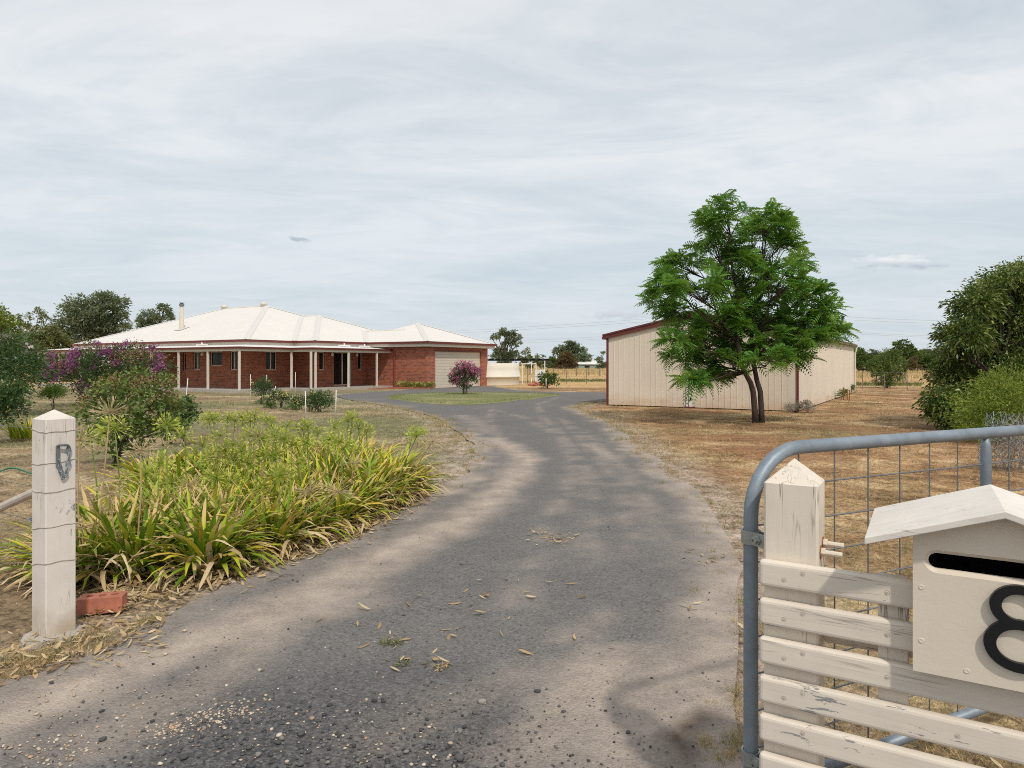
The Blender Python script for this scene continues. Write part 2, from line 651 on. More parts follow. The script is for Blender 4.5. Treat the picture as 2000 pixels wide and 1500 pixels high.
def g2(p):
    q = gp(*p)
    return (q.x, q.y)


drive = [(-9.0, -3.0), (-7.5, 1.4), (-4.6, 2.6)] + [g2(p) for p in DRIVE_PX_LEFT]
drive += [(q.x, q.y) for q in DRIVE_TOP]
drive += [g2(p) for p in DRIVE_PX_TOP] + [(12.0, 34.5), (13.2, 31.8), (11.5, 29.6), (8.0, 30.2), (5.4, 27.8)]
drive += [g2(p) for p in DRIVE_PX_RIGHT] + [(1.5, 1.55), (5.0, 0.2), (8.0, -3.0)]
ISLAND_PX = [(750, 777), (764, 780), (790, 783.5), (840, 789), (900, 792), (960, 789), (1020, 782), (1070, 776.2), (1102, 771.4),
             (1060, 769), (1000, 767.8), (900, 767.4), (820, 768.8), (770, 772)]
island = [g2(p) for p in ISLAND_PX]


def rough_line(poly, step, amp, scale, seed, closed=True):
    out = []
    n = len(poly)
    for i in range(n if closed else n - 1):
        a, b = Vector(poly[i]), Vector(poly[(i + 1) % n])
        L = (b - a).length
        k = max(1, int(L / step))
        for j in range(k):
            p = a.lerp(b, j / k)
            d = math.hypot(p.x, p.y)
            am = amp * min(1.0, 0.25 + d / 14.0)
            nx = noise.fractal(Vector((p.x * scale, p.y * scale, seed)), 0.9, 2, 4)
            ny = noise.fractal(Vector((p.x * scale, p.y * scale, seed + 9)), 0.9, 2, 4)
            out.append((p.x + nx * am, p.y + ny * am))
    return out


def smooth_closed(poly, k=2):
    for _ in range(k):
        out = []
        n = len(poly)
        for i in range(n):
            a, b = poly[i], poly[(i + 1) % n]
            out.append((a[0] * .75 + b[0] * .25, a[1] * .75 + b[1] * .25))
            out.append((a[0] * .25 + b[0] * .75, a[1] * .25 + b[1] * .75))
        poly = out
    return poly


drive_edge = rough_line(smooth_closed(drive, 1), 0.22, 0.11, 1.1, 2.0)
island_edge = rough_line(smooth_closed(island, 2), 0.3, 0.2, 0.9, 5.0)

# bed of strap leaved plants to the left of the drive
BED = [(-3.2, 4.95), (-2.85, 4.45), (-2.25, 4.66), (-1.95, 5.1), (-1.58, 6.05), (-1.36, 7.1), (-1.24, 7.85), (-1.6, 8.6),
       (-2.2, 9.1), (-3.3, 8.7), (-4.0, 7.6), (-3.3, 6.2), (-3.15, 5.4)]


def ground_axis(lo, hi, step, far):
    core = np.arange(lo, hi + 1e-6, step)
    g = [step]
    while sum(g) < far:
        g.append(g[-1] * 1.35)
    c = np.cumsum(g)
    return np.concatenate([(lo - c)[::-1], core, hi + c])


def grass_zones(X, Y):
    """green, gold, bare weights of the ground cover"""
    n1 = fbm(X, Y, 0.22, 3.0)
    n2 = fbm(X, Y, 0.06, 8.0)
    n3 = fbm(X, Y, 0.55, 5.5, 3)
    left = 1 - sstep(-1.0, 1.5, X + 0.05 * Y)
    green = sstep(-0.35, 0.40, n1 + 0.35 * n3 + 0.12 * left) * (0.28 + 0.72 * left)
    # greener swathes in the lawn seen in the photograph
    for px, py, wx, wy, s in ((560, 872, 200, 22, 0.9), (800, 880, 120, 22, 0.75), (430, 800, 120, 14, 0.45), (1640, 850, 150, 14, 0.75),
                              (760, 795, 130, 7, 0.4), (880, 838, 40, 10, 0.7), (1680, 792, 70, 9, 0.5)):
        pxx = 1000 + X / np.maximum(Y, 0.5) * FOC
        pyy = HOR + EYE * FOC / np.maximum(Y, 0.5)
        q = np.exp(-(((pxx - px) / wx) ** 2 + ((pyy - py) / wy) ** 2))
        green = np.maximum(green, s * q * (Y > 2) * (0.75 + 0.4 * n3))
    gold = sstep(38.5, 43, Y + 1.5 * n2 - 0.0 * X)
    gold = np.maximum(gold, sstep(-32, -40, X))
    n4 = fbm(X, Y, 0.42, 12.5, 4)
    bare = sstep(0.05, 0.42, n4 + 0.25 * n3 - 0.15 * n1)
    dirt = (1 - sstep(5.0, 7.5, Y)) * (1 - sstep(-2.2, -1.2, X)) * (Y > 1)
    green = green * (1 - 0.85 * dirt)
    bare = np.maximum(bare, 0.8 * dirt)
    return np.clip(green, 0, 1) * (1 - 0.8 * gold), gold, np.clip(bare, 0, 1)


def soil_mat():
    m, t = new_mat("dry_grass_ground")
    co = t.add("TexCoord").outputs["Object"]
    mid = t.noise(co, 0.75, 6.0, 0.65)
    fine = t.noise(co, 3.2, 8.0, 0.8)
    vf = t.noise(t.mapping(co, (1, 1, 1)), 24.0, 6.0, 0.75)
    sep = t.add("SeparateXYZ", {0: co})
    # left side greyer tan, right side orange straw
    right = t.ramp(t.math('ADD', t.math('MULTIPLY', sep.outputs[0], 0.06), 0.42), [(0.35, 0.0), (0.62, 1.0)])
    ca = t.ramp(mid, [(0.36, (0.205, 0.142, 0.086)), (0.50, (0.34, 0.25, 0.152)), (0.64, (0.48, 0.375, 0.235))])
    cb = t.ramp(mid, [(0.38, (0.215, 0.118, 0.062)), (0.50, (0.39, 0.232, 0.118)), (0.62, (0.55, 0.39, 0.220))])
    c = t.mix(right, ca, cb)
    c = t.mix(t.math('MULTIPLY', t.attr("bare"), t.ramp(fine, [(0.38, 0.25), (0.55, 0.85)])), c, t.mix(right, (0.235, 0.155, 0.10), (0.275, 0.135, 0.070)))
    gm = t.math('MULTIPLY', t.attr("green"), t.ramp(fine, [(0.3, 0.35), (0.65, 1.0)]), True)
    c = t.mix(t.math('MULTIPLY', gm, 0.95), c, t.mix(fine, (0.125, 0.14, 0.065), (0.225, 0.225, 0.115)))
    gold = t.ramp(t.noise(t.mapping(co, (0.05, 0.25, 1)), 1.0, 5.0), [(0.3, (0.43, 0.265, 0.115)), (0.7, (0.60, 0.42, 0.21))])
    c = t.mix(t.attr("gold"), c, gold)
    c = t.mix(t.math('MULTIPLY', t.attr("verge"), t.ramp(fine, [(0.35, 0.3), (0.6, 1.0)])), c, (0.40, 0.325, 0.265))
    sp = t.ramp(t.math('ADD', t.math('MULTIPLY', fine, 0.5), t.math('MULTIPLY', vf, 0.5)),
                [(0.41, 0.36), (0.5, 0.95), (0.585, 1.5)])
    c = t.mix(1.0, c, sp, 'MULTIPLY')
    finish(t, c, 0.95, t.math('ADD', vf, fine), 0.6, 0.02, spec=0.1)
    return m


def build_ground():
    xs = ground_axis(-42, 34, 0.30, 6000)
    ys = ground_axis(-4, 62, 0.30, 6000)
    X, Y = np.meshgrid(xs, ys)
    green, gold, bare = grass_zones(X, Y)
    Z = np.zeros(X.shape)
    hump = fbm(X, Y, 0.35, 1.0, 3) * 0.012
    Z += np.where((np.abs(X) < 44) & (Y < 64), np.minimum(hump - 0.012, 0), -0.01)
    near = (np.abs(X) < 44) & (Y < 40) & (Y > -4)
    verge = np.zeros(X.shape)
    dd, _, _ = seg_dist(X[near], Y[near], drive_edge, True)
    verge[near] = (1 - sstep(0.1, 0.75, dd)) * np.where(X[near] > -1, 1.0, 0.7)
    V = np.stack([X, Y, Z], 2).reshape(-1, 3)
    nx, ny = len(xs), len(ys)
    i = np.arange((ny - 1) * nx).reshape(ny - 1, nx)[:, :-1].ravel()
    F = np.stack([i, i + 1, i + 1 + nx, i + nx], 1)
    o = np_mesh("ground", V, F, soil_mat(), None, {"green": green.ravel(), "gold": gold.ravel(), "verge": verge.ravel(), "bare": bare.ravel()}, True)
    tag(o, "flat dry ground of straw coloured and patchy green grass", "ground", None, "structure")


def clip_grid(poly, holes, h, bounds):
    """square grid inside poly, its border vertices drawn onto the outline"""
    x0, x1, y0, y1 = bounds
    xs = np.arange(x0, x1, h)
    ys = np.arange(y0, y1, h)
    XC, YC = np.meshgrid(xs[:-1] + h / 2, ys[:-1] + h / 2)
    keep = in_poly(XC, YC, poly)
    for q in holes:
        keep &= ~in_poly(XC, YC, q)
    nx = len(xs)
    iy, ix = np.nonzero(keep)
    base = iy * nx + ix
    F = np.stack([base, base + 1, base + 1 + nx, base + nx], 1)
    X, Y = np.meshgrid(xs, ys)
    X, Y = X.ravel().copy(), Y.ravel().copy()
    cnt = np.bincount(F.ravel(), minlength=len(X))
    rim = np.nonzero((cnt > 0) & (cnt < 4))[0]
    bd = np.full(len(rim), 1e9)
    bx, by = X[rim].copy(), Y[rim].copy()
    for q in [poly] + holes:
        d, qx, qy = seg_dist(X[rim], Y[rim], q, True)
        b = d < bd
        bd = np.where(b, d, bd)
        bx = np.where(b, qx, bx)
        by = np.where(b, qy, by)
    X[rim], Y[rim] = bx, by
    used = np.nonzero(cnt > 0)[0]
    re = np.full(len(X), -1)
    re[used] = np.arange(len(used))
    return X[used], Y[used], re[F]


DUST = [  # photo points of the pale dusty wheel tracks, half width in metres, strength
    ([(-60, 1440), (140, 1350), (300, 1288), (470, 1222), (600, 1160), (720, 1096), (800, 1060), (880, 1030), (950, 985), (1010, 930), (1032, 898), (1000, 876), (960, 858)], 0.20, 1.0),
    ([(200, 1440), (420, 1320), (560, 1215), (700, 1150), (800, 1085), (860, 1045)], 0.13, 0.75),
    ([(560, 1230), (610, 1210), (680, 1195), (730, 1180)], 0.10, 0.6),
    ([(950, 845), (930, 825), (900, 812)], 0.25, 0.4),
    ([(1290, 892), (1330, 920), (1375, 958), (1400, 995), (1420, 1035)], 0.22, 1.0),
    ([(1150, 868), (1178, 884), (1200, 895)], 0.14, 0.7),
    ([(1200, 1290), (1150, 1335), (1120, 1385), (1070, 1440), (1000, 1480)], 0.14, 0.95),
    ([(1400, 1300), (1330, 1330), (1280, 1370), (1260, 1420), (1220, 1480)], 0.22, 0.85),
    ([(1440, 1060), (1432, 1140), (1430, 1230), (1405, 1300)], 0.20, 0.8),
    ([(1180, 1200), (1140, 1230), (1100, 1250)], 0.10, 0.35),
    ([(760, 1440), (880, 1380), (960, 1350), (1010, 1335)], 0.15, 0.45),
    ([(690, 786), (720, 789), (770, 795)], 0.5, 0.6),
]
TRACKS = [
    [(1000, 1180), (1060, 1060), (1105, 960), (1120, 900), (1090, 850), (1020, 815), (960, 800)],
    [(1140, 1100), (1160, 1010), (1150, 930), (1105, 860), (1060, 815), (1050, 790), (1090, 776)],
    [(1230, 1080), (1220, 980), (1180, 900), (1130, 850), (1095, 815)],
    [(960, 800), (955, 815), (970, 850), (1010, 880), (1040, 930)],
    [(1300, 1100), (1270, 1000), (1225, 925), (1175, 875), (1140, 840)],
]


def drive_mat():
    m, t = new_mat("grey_gravel_drive")
    co = t.add("TexCoord").outputs["Object"]
    big = t.noise(co, 0.5, 4.0)
    mid = t.noise(co, 3.2, 6.0, 0.65)
    g1 = t.noise(co, 58.0, 3.0, 0.65)
    vor = t.add("TexVoronoi", {"Vector": co, "Scale": 95.0}, feature='F1')
    cell = t.add("SeparateXYZ", {0: vor.outputs["Color"]}).outputs[0]
    c = t.ramp(t.math('ADD', t.math('MULTIPLY', big, 0.45), t.math('MULTIPLY', mid, 0.55)),
               [(0.3, (0.150, 0.141, 0.135)), (0.7, (0.190, 0.178, 0.169))])
    # separate chips: light and dark
    chips = t.ramp(cell, [(0.0, 0.55), (0.3, 0.9), (0.75, 1.06), (0.95, 1.2), (1.0, 1.55)])
    c = t.mix(0.85, c, t.mix(1.0, c, chips, 'MULTIPLY'))
    # coarse dark aggregate near the gateway
    coarse = t.attr("coarse")
    c = t.mix(t.math('MULTIPLY', coarse, t.ramp(g1, [(0.42, 0.9), (0.58, 0.25)])), c, (0.065, 0.065, 0.068))
    dm = t.math('MULTIPLY', t.attr("dust"), t.ramp(t.math('ADD', t.math('MULTIPLY', mid, 0.5), t.math('MULTIPLY', g1, 0.5)), [(0.34, 0.45), (0.56, 1.0)]), True)
    dust = t.ramp(mid, [(0.3, (0.39, 0.310, 0.250)), (0.7, (0.52, 0.430, 0.352))])
    c = t.mix(t.math('MULTIPLY', dm, 0.92), c, dust)
    c = t.mix(t.math('MULTIPLY', t.attr("brown_patch"), t.ramp(mid, [(0.35, 0.3), (0.6, 1.0)])), c, (0.075, 0.05, 0.036))
    h = t.math('ADD', t.math('MULTIPLY', vor.outputs["Distance"], -0.7), t.math('MULTIPLY', g1, 0.5))
    finish(t, c, 0.92, h, 0.7, 0.012, spec=0.15)
    return m


def build_drive():
    parts = []
    X, Y, F = clip_grid(drive_edge, [island_edge], 0.13, (-9.5, 17.5, -3.2, 46.0))
    dust = np.zeros(len(X))
    wob = fbm(X, Y, 1.6, 4.0, 3)
    wob2 = fbm(X, Y, 0.6, 14.0, 3)
    for line, w, s in DUST:
        pts = [g2(p) for p in line]
        d, _, _ = seg_dist(X, Y, pts)
        dust = np.maximum(dust, s * (1 - sstep(0.1, 2.0, d / (w * (1 + 0.4 * wob)).clip(0.05))))
    for k, line in enumerate(TRACKS):
        pts = [g2(p) for p in line]
        d, _, _ = seg_dist(X, Y, pts)
        dust = np.maximum(dust, 0.40 * (1 - sstep(0.02, 0.20, d)) * sstep(-0.3, 0.3, wob + 0.1))
    de, _, _ = seg_dist(X, Y, drive_edge, True)
    edge = (1 - sstep(0.05, 0.55, de + 0.25 * wob)) * (X > -1.0) * (Y < 24) * (Y > 1.2)
    dust = np.maximum(dust, 0.9 * edge)
    edge_l = (1 - sstep(0.0, 0.30, de + 0.15 * wob)) * (X <= -1.0) * (Y < 24)
    dust = np.maximum(dust, 0.5 * edge_l)
    dust = np.maximum(dust, 0.10 * sstep(0.05, 0.75, wob2 + 0.2 * wob))
    coarse = np.zeros(len(X))
    c0 = gp(640, 1470)
    coarse = 1 - sstep(0.35, 1.25, np.hypot((X - c0.x) * 0.8, (Y - c0.y) * 1.3) + 0.35 * wob)
    coarse = np.maximum(coarse, 0.30 * (1 - sstep(1.8, 3.3, Y)))
    dust *= (1 - 0.5 * coarse)
    brown_patch = np.zeros(len(X))  # three small dark brown patches on the near right of the drive
    for px, py, r in ((1365, 1482, 0.09), (1325, 1446, 0.05), (1372, 1404, 0.04)):
        q = gp(px, py)
        brown_patch = np.maximum(brown_patch, 1 - sstep(0.3, 1.5, np.hypot(X - q.x, (Y - q.y)) / (r * (1 + 0.8 * wob)).clip(0.02)))
    Z = np.full(len(X), 0.006) + 0.006 * fbm(X, Y, 0.8, 2.0, 2)
    Z = np.maximum(Z, 0.003)
    V = np.stack([X, Y, Z], 1)
    o = np_mesh("driveway", V, F, drive_mat(), None, {"dust": dust, "coarse": coarse, "brown_patch": brown_patch}, True)
    tag(o, "grey gravel driveway with pale dusty wheel tracks", "driveway", None, "structure")


def island_mat():
    m, t = new_mat("green_lawn")
    co = t.add("TexCoord").outputs["Object"]
    mid = t.noise(co, 0.5, 5.0, 0.6)
    fine = t.noise(co, 12.0, 5.0, 0.7)
    c = t.ramp(t.math('ADD', t.math('MULTIPLY', mid, 0.6), t.math('MULTIPLY', fine, 0.4)),
               [(0.36, (0.135, 0.155, 0.06)), (0.52, (0.225, 0.225, 0.10)), (0.68, (0.37, 0.32, 0.175))])
    finish(t, c, 0.95, fine, 0.6, 0.02, spec=0.1)
    return m


def build_island():
    X, Y, F = clip_grid(island_edge, [], 0.25, (-8, 4.5, 22, 36))
    d, _, _ = seg_dist(X, Y, island_edge, True)
    Z = 0.01 + 0.05 * sstep(0, 0.8, d)
    o = np_mesh("lawn_island", np.stack([X, Y, Z], 1), F, island_mat(), None, None, True)
    tag(o, "green oval of lawn ringed by the driveway", "lawn", None, "structure")


build_ground()
build_drive()
build_island()

# red paved path in front of the verandah steps
pth = [H(7.6, -1.9), H(5.4, -3.55), H(6.3, -4.6), H(7.55, -5.2)]
mb = MB()
mb.add([(p.x, p.y, 0.02) for p in pth] + [(p.x, p.y, -0.02) for p in pth],
       [(0, 1, 2, 3), (0, 4, 5, 1), (1, 5, 6, 2), (2, 6, 7, 3), (3, 7, 4, 0)])
tag(mb.build("path", M['red_paving']), "small red paved path at the verandah end", "path", None, "structure")

# ------------------------------------------------------------------ house
EZ = 2.72            # eave height
TANP = 0.364         # roof pitch
EAVE = [(0, 17.2), (0, 0), (3.25, 0), (3.25, -1.65), (7.33, -1.65), (7.33, -6.35), (14.5, -6.35), (14.5, 3.0)]
OV = 0.35


def wall_mesh(mb, a, b, z0, z1, holes, depth=0.12):
    """wall face from a to b (outside on the right of travel) with real openings and their reveals"""
    a, b = Vector(a), Vector(b)
    L = (b - a).length
    d = (b - a).normalized()
    nrm = Vector((d.y, -d.x))
    ss = sorted({0.0, L, *[h[0] for h in holes], *[h[1] for h in holes]})
    zs = sorted({z0, z1, *[h[2] for h in holes], *[h[3] for h in holes]})

    def P(s, z, back=0.0):
        q = a + d * s - nrm * back
        return (q.x, q.y, z)
    for i in range(len(ss) - 1):
        for j in range(len(zs) - 1):
            cs, cz = (ss[i] + ss[i + 1]) / 2, (zs[j] + zs[j + 1]) / 2
            if any(h[0] < cs < h[1] and h[2] < cz < h[3] for h in holes):
                continue
            mb.add([P(ss[i], zs[j]), P(ss[i + 1], zs[j]), P(ss[i + 1], zs[j + 1]), P(ss[i], zs[j + 1])], [(0, 1, 2, 3)])
    for s0, s1, h0, h1 in holes:
        for q in ([(s0, h0), (s1, h0)], [(s1, h0), (s1, h1)], [(s1, h1), (s0, h1)], [(s0, h1), (s0, h0)]):
            mb.add([P(*q[0]), P(*q[1]), P(*q[1], depth), P(*q[0], depth)], [(0, 1, 2, 3)])
    return lambda s, z, back: Vector(P(s, z, back))


def hip_roof(mb, u0, u1, v0, v1, axis, r0, r1, dz=0.0, gable=False):
    """four slopes to a ridge; axis of the ridge 'u' or 'v'; ridge from r0 to r1"""
    z = EZ + dz
    if axis == 'v':
        c = (u0 + u1) / 2
        h = z + (u1 - u0) / 2 * TANP
        A, B = (c, r0, h), (c, r1, h)
    else:
        c = (v0 + v1) / 2
        h = z + (v1 - v0) / 2 * TANP
        A, B = (r0, c, h), (r1, c, h)
    e = [(u0, v0, z), (u1, v0, z), (u1, v1, z), (u0, v1, z)]
    if axis == 'v':
        return e, A, B
    return e, A, B


def build_house():
    h = thing("house", "long low red brick house with white hipped roof and wraparound verandah", "house", P0, RZ_H)
    # --- brick walls with openings
    wp = [miter(EAVE, i, -OV) for i in range(len(EAVE))]
    mb = MB()
    Z0, Z1 = -0.05, 2.56
    openings = []
    # main long face: right part stands forward, left part is set back
    W0 = Vector((OV, OV))
    def seg(a, b, holes):
        f = wall_mesh(mb, a, b, Z0, Z1, holes)
        for hh in holes:
            openings.append((f, hh))
    vR = 5.7
    seg((1.95, 16.4), (1.95, vR), [(16.4 - 11.3, 16.4 - 10.2, 0.16, 2.1), (16.4 - 8.4, 16.4 - 7.4, 1.0, 2.1)])
    seg((1.95, vR), (OV, vR), [])
    L = vR - OV
    seg((OV, vR), (OV, OV), [(vR - 5.02, vR - 4.38, 1.1, 2.12), (vR - 3.5, vR - 2.42, 1.32, 2.12), (vR - 1.78, vR - 1.16, 1.1, 2.12)])
    seg((OV, OV), (3.25 + OV, OV), [(1.22, 1.98, 1.1, 2.12)])
    seg((3.25 + OV, OV), (3.25 + OV, -1.65 + OV), [])
    x0 = 3.25 + OV
    seg((x0, -1.65 + OV), (7.33 + OV, -1.65 + OV), [(3.9 - x0, 4.3 - x0, 1.08, 2.12), (5.02 - x0, 6.5 - x0, 0.16, 2.12), (7.0 - x0, 7.36 - x0, 1.08, 2.12)])
    seg((7.33 + OV, -1.65 + OV), (7.33 + OV, -6.35 + OV), [])
    seg((7.33 + OV, -6.35 + OV), (14.5 - OV, -6.35 + OV), [(8.5 - 7.68, 13.4 - 7.68, 0.0, 2.17)])
    seg((14.5 - OV, -6.35 + OV), (14.5 - OV, 9.0), [])
    seg((14.5 - OV, 9.0), (13.9, 16.4), [])
    seg((13.9, 16.4), (1.95, 16.4), [])
    mb.build("wall", M['brick_wall'], h)
    # --- windows and doors in their openings
    for k, (f, (s0, s1, a0, a1)) in enumerate(openings):
        w, hgt = s1 - s0, a1 - a0
        if hgt > 1.8 and w > 3:
            build_garage_door(h, f, s0, s1, a0, a1)
            continue
        door = hgt > 1.5
        fr = MB()
        t = 0.05 if not door else 0.06
        bk = 0.075

        def bar(sa, sb, za, zb, b0=bk, b1=bk + 0.05, m=fr):
            p = [f(sa, za, b0), f(sb, za, b0), f(sb, zb, b0), f(sa, zb, b0), f(sa, za, b1), f(sb, za, b1), f(sb, zb, b1), f(sa, zb, b1)]
            m.add(p, [(0, 1, 2, 3), (7, 6, 5, 4), (0, 4, 5, 1), (1, 5, 6, 2), (2, 6, 7, 3), (3, 7, 4, 0)])
        bar(s0, s0 + t, a0, a1)
        bar(s1 - t, s1, a0, a1)
        bar(s0 + t, s1 - t, a1 - t, a1)
        bar(s0 + t, s1 - t, a0, a0 + t)
        if 0.6 < w:
            n = 2 if (w < 1.0 or door) else 1
            for j in range(1, n):
                c = s0 + w * j / n
                bar(c - t * 0.7, c + t * 0.7, a0 + t, a1 - t)
        if door:
            d = fr.build("door", M['cream_trim'], h)
            gl = MB()
            bar(s0 + t, s1 - t, a0 + t, a1 - t, bk + 0.02, bk + 0.03, gl)
            gl.build("pane", M['glass'], d)
            gr = MB()
            for j in range(1, 6):
                zz = a0 + (a1 - a0) * j / 6
                bar(s0 + t, s1 - t, zz - 0.008, zz + 0.008, bk + 0.012, bk + 0.018, gr)
            for j in (1, 3):
                c = s0 + w * j / 4
                bar(c - 0.008, c + 0.008, a0 + t, a1 - t, bk + 0.006, bk + 0.0115, gr)
            gr.build("security_grille", M['black'], d)
        else:
            d = fr.build("window", M['cream_trim'], h)
            gl = MB()
            bar(s0 + t, s1 - t, a0 + t, a1 - t, bk + 0.02, bk + 0.03, gl)
            gl.build("pane", M['glass'], d)
            si = MB()
            bar(s0 - 0.02, s1 + 0.02, a0 - 0.075, a0 - 0.003, -0.035, 0.06, si)
            si.build("sill", M['red_brick'], d)
    # --- roofs
    blocks = [(0, 14.2, 0, 17.2, 7.1, 11.6, 0.0), (3.25, 13.65, -1.65, 12.0, 3.55, 9.0, 0.004),
              (7.33, 14.5, -6.35, 0.82, -2.765, -2.765, 0.008), (7.335, 11.9, -2.75, 2.0, -2.75, 2.0, 0.002)]
    roof_u, roof_v, caps = MB(), MB(), MB()
    for (u0, u1, v0, v1, r0, r1, dz) in blocks:
        e, A, B = hip_roof(None, u0, u1, v0, v1, 'v', r0, r1, dz)
        link_block = r0 == v0
        # slopes facing -u and +u run their ribs along u -> stripes repeat along v
        roof_v.add([e[3], e[0], A, B], [(0, 1, 2, 3)])
        roof_v.add([e[1], e[2], B, A], [(0, 1, 2, 3)])
        if not link_block:
            roof_u.add([e[0], e[1], A], [(0, 1, 2)])
            roof_u.add([e[2], e[3], B], [(0, 1, 2)])
            for p, q in ((e[0], A), (e[1], A), (e[3], B)) if u0 == 0 else ((e[0], A), (e[1], A)):
                P, Q = Vector(p), Vector(q)
                s = Vector((Q - P).xy.to_3d().normalized())
                n = Vector((-s.y, s.x, 0))
                wd = 0.17
                dn = wd * TANP * 0.72
                up = Vector((0, 0, 0.035))
                caps.add([P + up, Q + up, Q + n * wd + up * 0.6 - Vector((0, 0, dn)), P + n * wd + up * 0.6 - Vector((0, 0, dn)),
                          Q - n * wd + up * 0.6 - Vector((0, 0, dn)), P - n * wd + up * 0.6 - Vector((0, 0, dn))],
                         [(0, 1, 2, 3), (0, 5, 4, 1)])
        if (Vector(A) - Vector(B)).length > 0.1:
            a, b = Vector(A), Vector(B)
            caps.tube([a + Vector((0, 0, 0.0)), b + Vector((0, 0, 0.0))], 0.06, 6)
    r = roof_v.build("roof", M['roof_v'], h)
    roof_u.build("roof_hip", M['roof_u'], r)
    caps.build("ridge_cap", M['cap'], r)
    # valley gutters (pale trays where the slopes meet)
    val = MB()
    for p, q in (((3.25, 0, EZ), (3.25 + 5.2, 5.2, EZ + 5.2 * TANP)), ((7.335, -1.65, EZ), (7.335 + 2.28, 0.63, EZ + 2.28 * TANP))):
        P, Q = Vector(p), Vector(q)
        s = (Q - P).xy.to_3d().normalized()
        n = Vector((-s.y, s.x, 0))
        k = 0.72 * TANP * 0.14
        val.add([P + Vector((0, 0, .02)), Q + Vector((0, 0, .02)), Q + n * 0.14 + Vector((0, 0, k + .02)), P + n * 0.14 + Vector((0, 0, k + .02)),
                 Q - n * 0.14 + Vector((0, 0, k + .02)), P - n * 0.14 + Vector((0, 0, k + .02))], [(0, 1, 2, 3), (0, 5, 4, 1)])
    val.build("valley_gutter", M['cap'], r)
    # --- eave gutter, fascia, soffit
    g = MB().sweep(EAVE, [(0.0, EZ - 0.115), (0.115, EZ - 0.115), (0.125, EZ + 0.01), (0.0, EZ + 0.01)])
    g.build("gutter", M['maroon'], h)
    g = MB().sweep(EAVE, [(-0.03, EZ - 0.29), (-0.004, EZ - 0.29), (-0.004, EZ - 0.02), (-0.03, EZ - 0.02)])
    g.build("fascia", M['cream_trim'], h)
    g = MB().sweep(EAVE, [(-OV - 0.1, EZ - 0.20), (-0.034, EZ - 0.20), (-0.034, EZ - 0.18), (-OV - 0.1, EZ - 0.18)])
    g.build("soffit", M['cream_trim'], h)
    # --- verandah
    VP = [(0, 18.3), (0, 0), (3.25, 0), (3.25, -1.65), (7.33 + OV - 0.004, -1.65)]
    g = MB().sweep(VP, [(-0.003, 2.455), (1.70, 2.285), (1.70, 2.262), (-0.003, 2.43)])
    vr = g.build("verandah_roof", M['white_paint'], h)
    g = MB().sweep(VP, [(1.703, 2.20), (1.80, 2.20), (1.81, 2.295), (1.703, 2.295)])
    g.build("verandah_gutter", M['maroon'], h)
    g = MB().sweep(VP, [(1.62, 2.07), (1.69, 2.07), (1.69, 2.25), (1.62, 2.25)])
    g.build("verandah_beam", M['cream_trim'], h)
    g = MB().sweep(VP, [(-0.4, -0.05), (1.80, -0.05), (1.80, 0.125), (-0.4, 0.125)])
    g.build("verandah_floor", M['concrete'], h)
    # posts stand under the beam
    po = [(-1.655, 18.2)]
    v0 = -1.655
    po += [(-1.655, v0 + 2.47 * i) for i in range(8, 0, -1)] + [(-1.655, -1.655)]
    po += [(1.6, -1.655), (1.45, -3.30), (1.75, -3.305)]
    po += [(4.15, -3.305), (6.45, -3.305)]
    for (u, v) in po:
        m = MB().box((u - 0.045, v - 0.045, 0.125), (u + 0.045, v + 0.045, 2.07))
        p = m.build("verandah_post", M['cream_trim'], h)
    # rain spreaders lying on the verandah roof
    for (u, v) in ((-0.35, 12.2), (-0.35, 3.2), (4.9, -2.0 - 0.25), (6.55, -2.25)):
        along_v = u < 0
        dx, dy = (0.10, 0.38) if along_v else (0.38, 0.10)
        m = MB().box((u - dx, v - dy, 2.435), (u + dx, v + dy, 2.50)).tube([(u, v, 2.48), (u, v, 2.60)], 0.045, 8)
        m.build("rain_spreader", M['white_paint'], h)
    # under-verandah lamps
    for (u, v) in ((4.75, -1.45), (6.75, -1.45), (0.15, 3.9)):
        m = MB().lathe([(0.02, 2.10), (0.075, 2.0), (0.085, 1.94), (0.05, 1.88), (0.0, 1.87)], 10, (u, v)).box((u - 0.02, v - 0.02, 2.10), (u + 0.02, v + 0.17, 2.13))
        m.build("wall_lamp", M['white_paint'], h)
    # downpipe at the corner of the brick wing
    m = MB().tube([(7.62, -3.62, 0.0), (7.62, -3.62, 2.2)], 0.045, 8)
    m.build("downpipe", M['downpipe'], h)
    m = MB().box((7.60, -4.05, 0.0), (7.66, -3.7, 0.0001))
    # chimney flue and roof vents
    fu = MB().tube([(2.45, 9.3, 3.3), (2.45, 9.3, 4.62)], 0.135, 14).tube([(2.45, 9.3, 4.62), (2.45, 9.3, 5.02)], 0.115, 14)
    fo = fu.build("flue", M['cream_trim'], h)
    fc = MB().tube([(2.45, 9.3, 5.05), (2.45, 9.3, 5.18)], 0.15, 14).tube([(2.45, 9.3, 5.24), (2.45, 9.3, 5.27)], 0.16, 14).tube([(2.45, 9.3, 5.0), (2.45, 9.3, 5.26)], 0.10, 10)
    fc.build("flue_cowl", M['galv_dark'], fo)
    fl = MB()
    fl.add([(2.1, 8.95, EZ + 2.1 * TANP + .03), (2.8, 8.95, EZ + 2.8 * TANP + .03), (2.8, 9.65, EZ + 2.8 * TANP + .03), (2.1, 9.65, EZ + 2.1 * TANP + .03)], [(0, 1, 2, 3)])
    fl.build("flashing", M['cap'], fo)
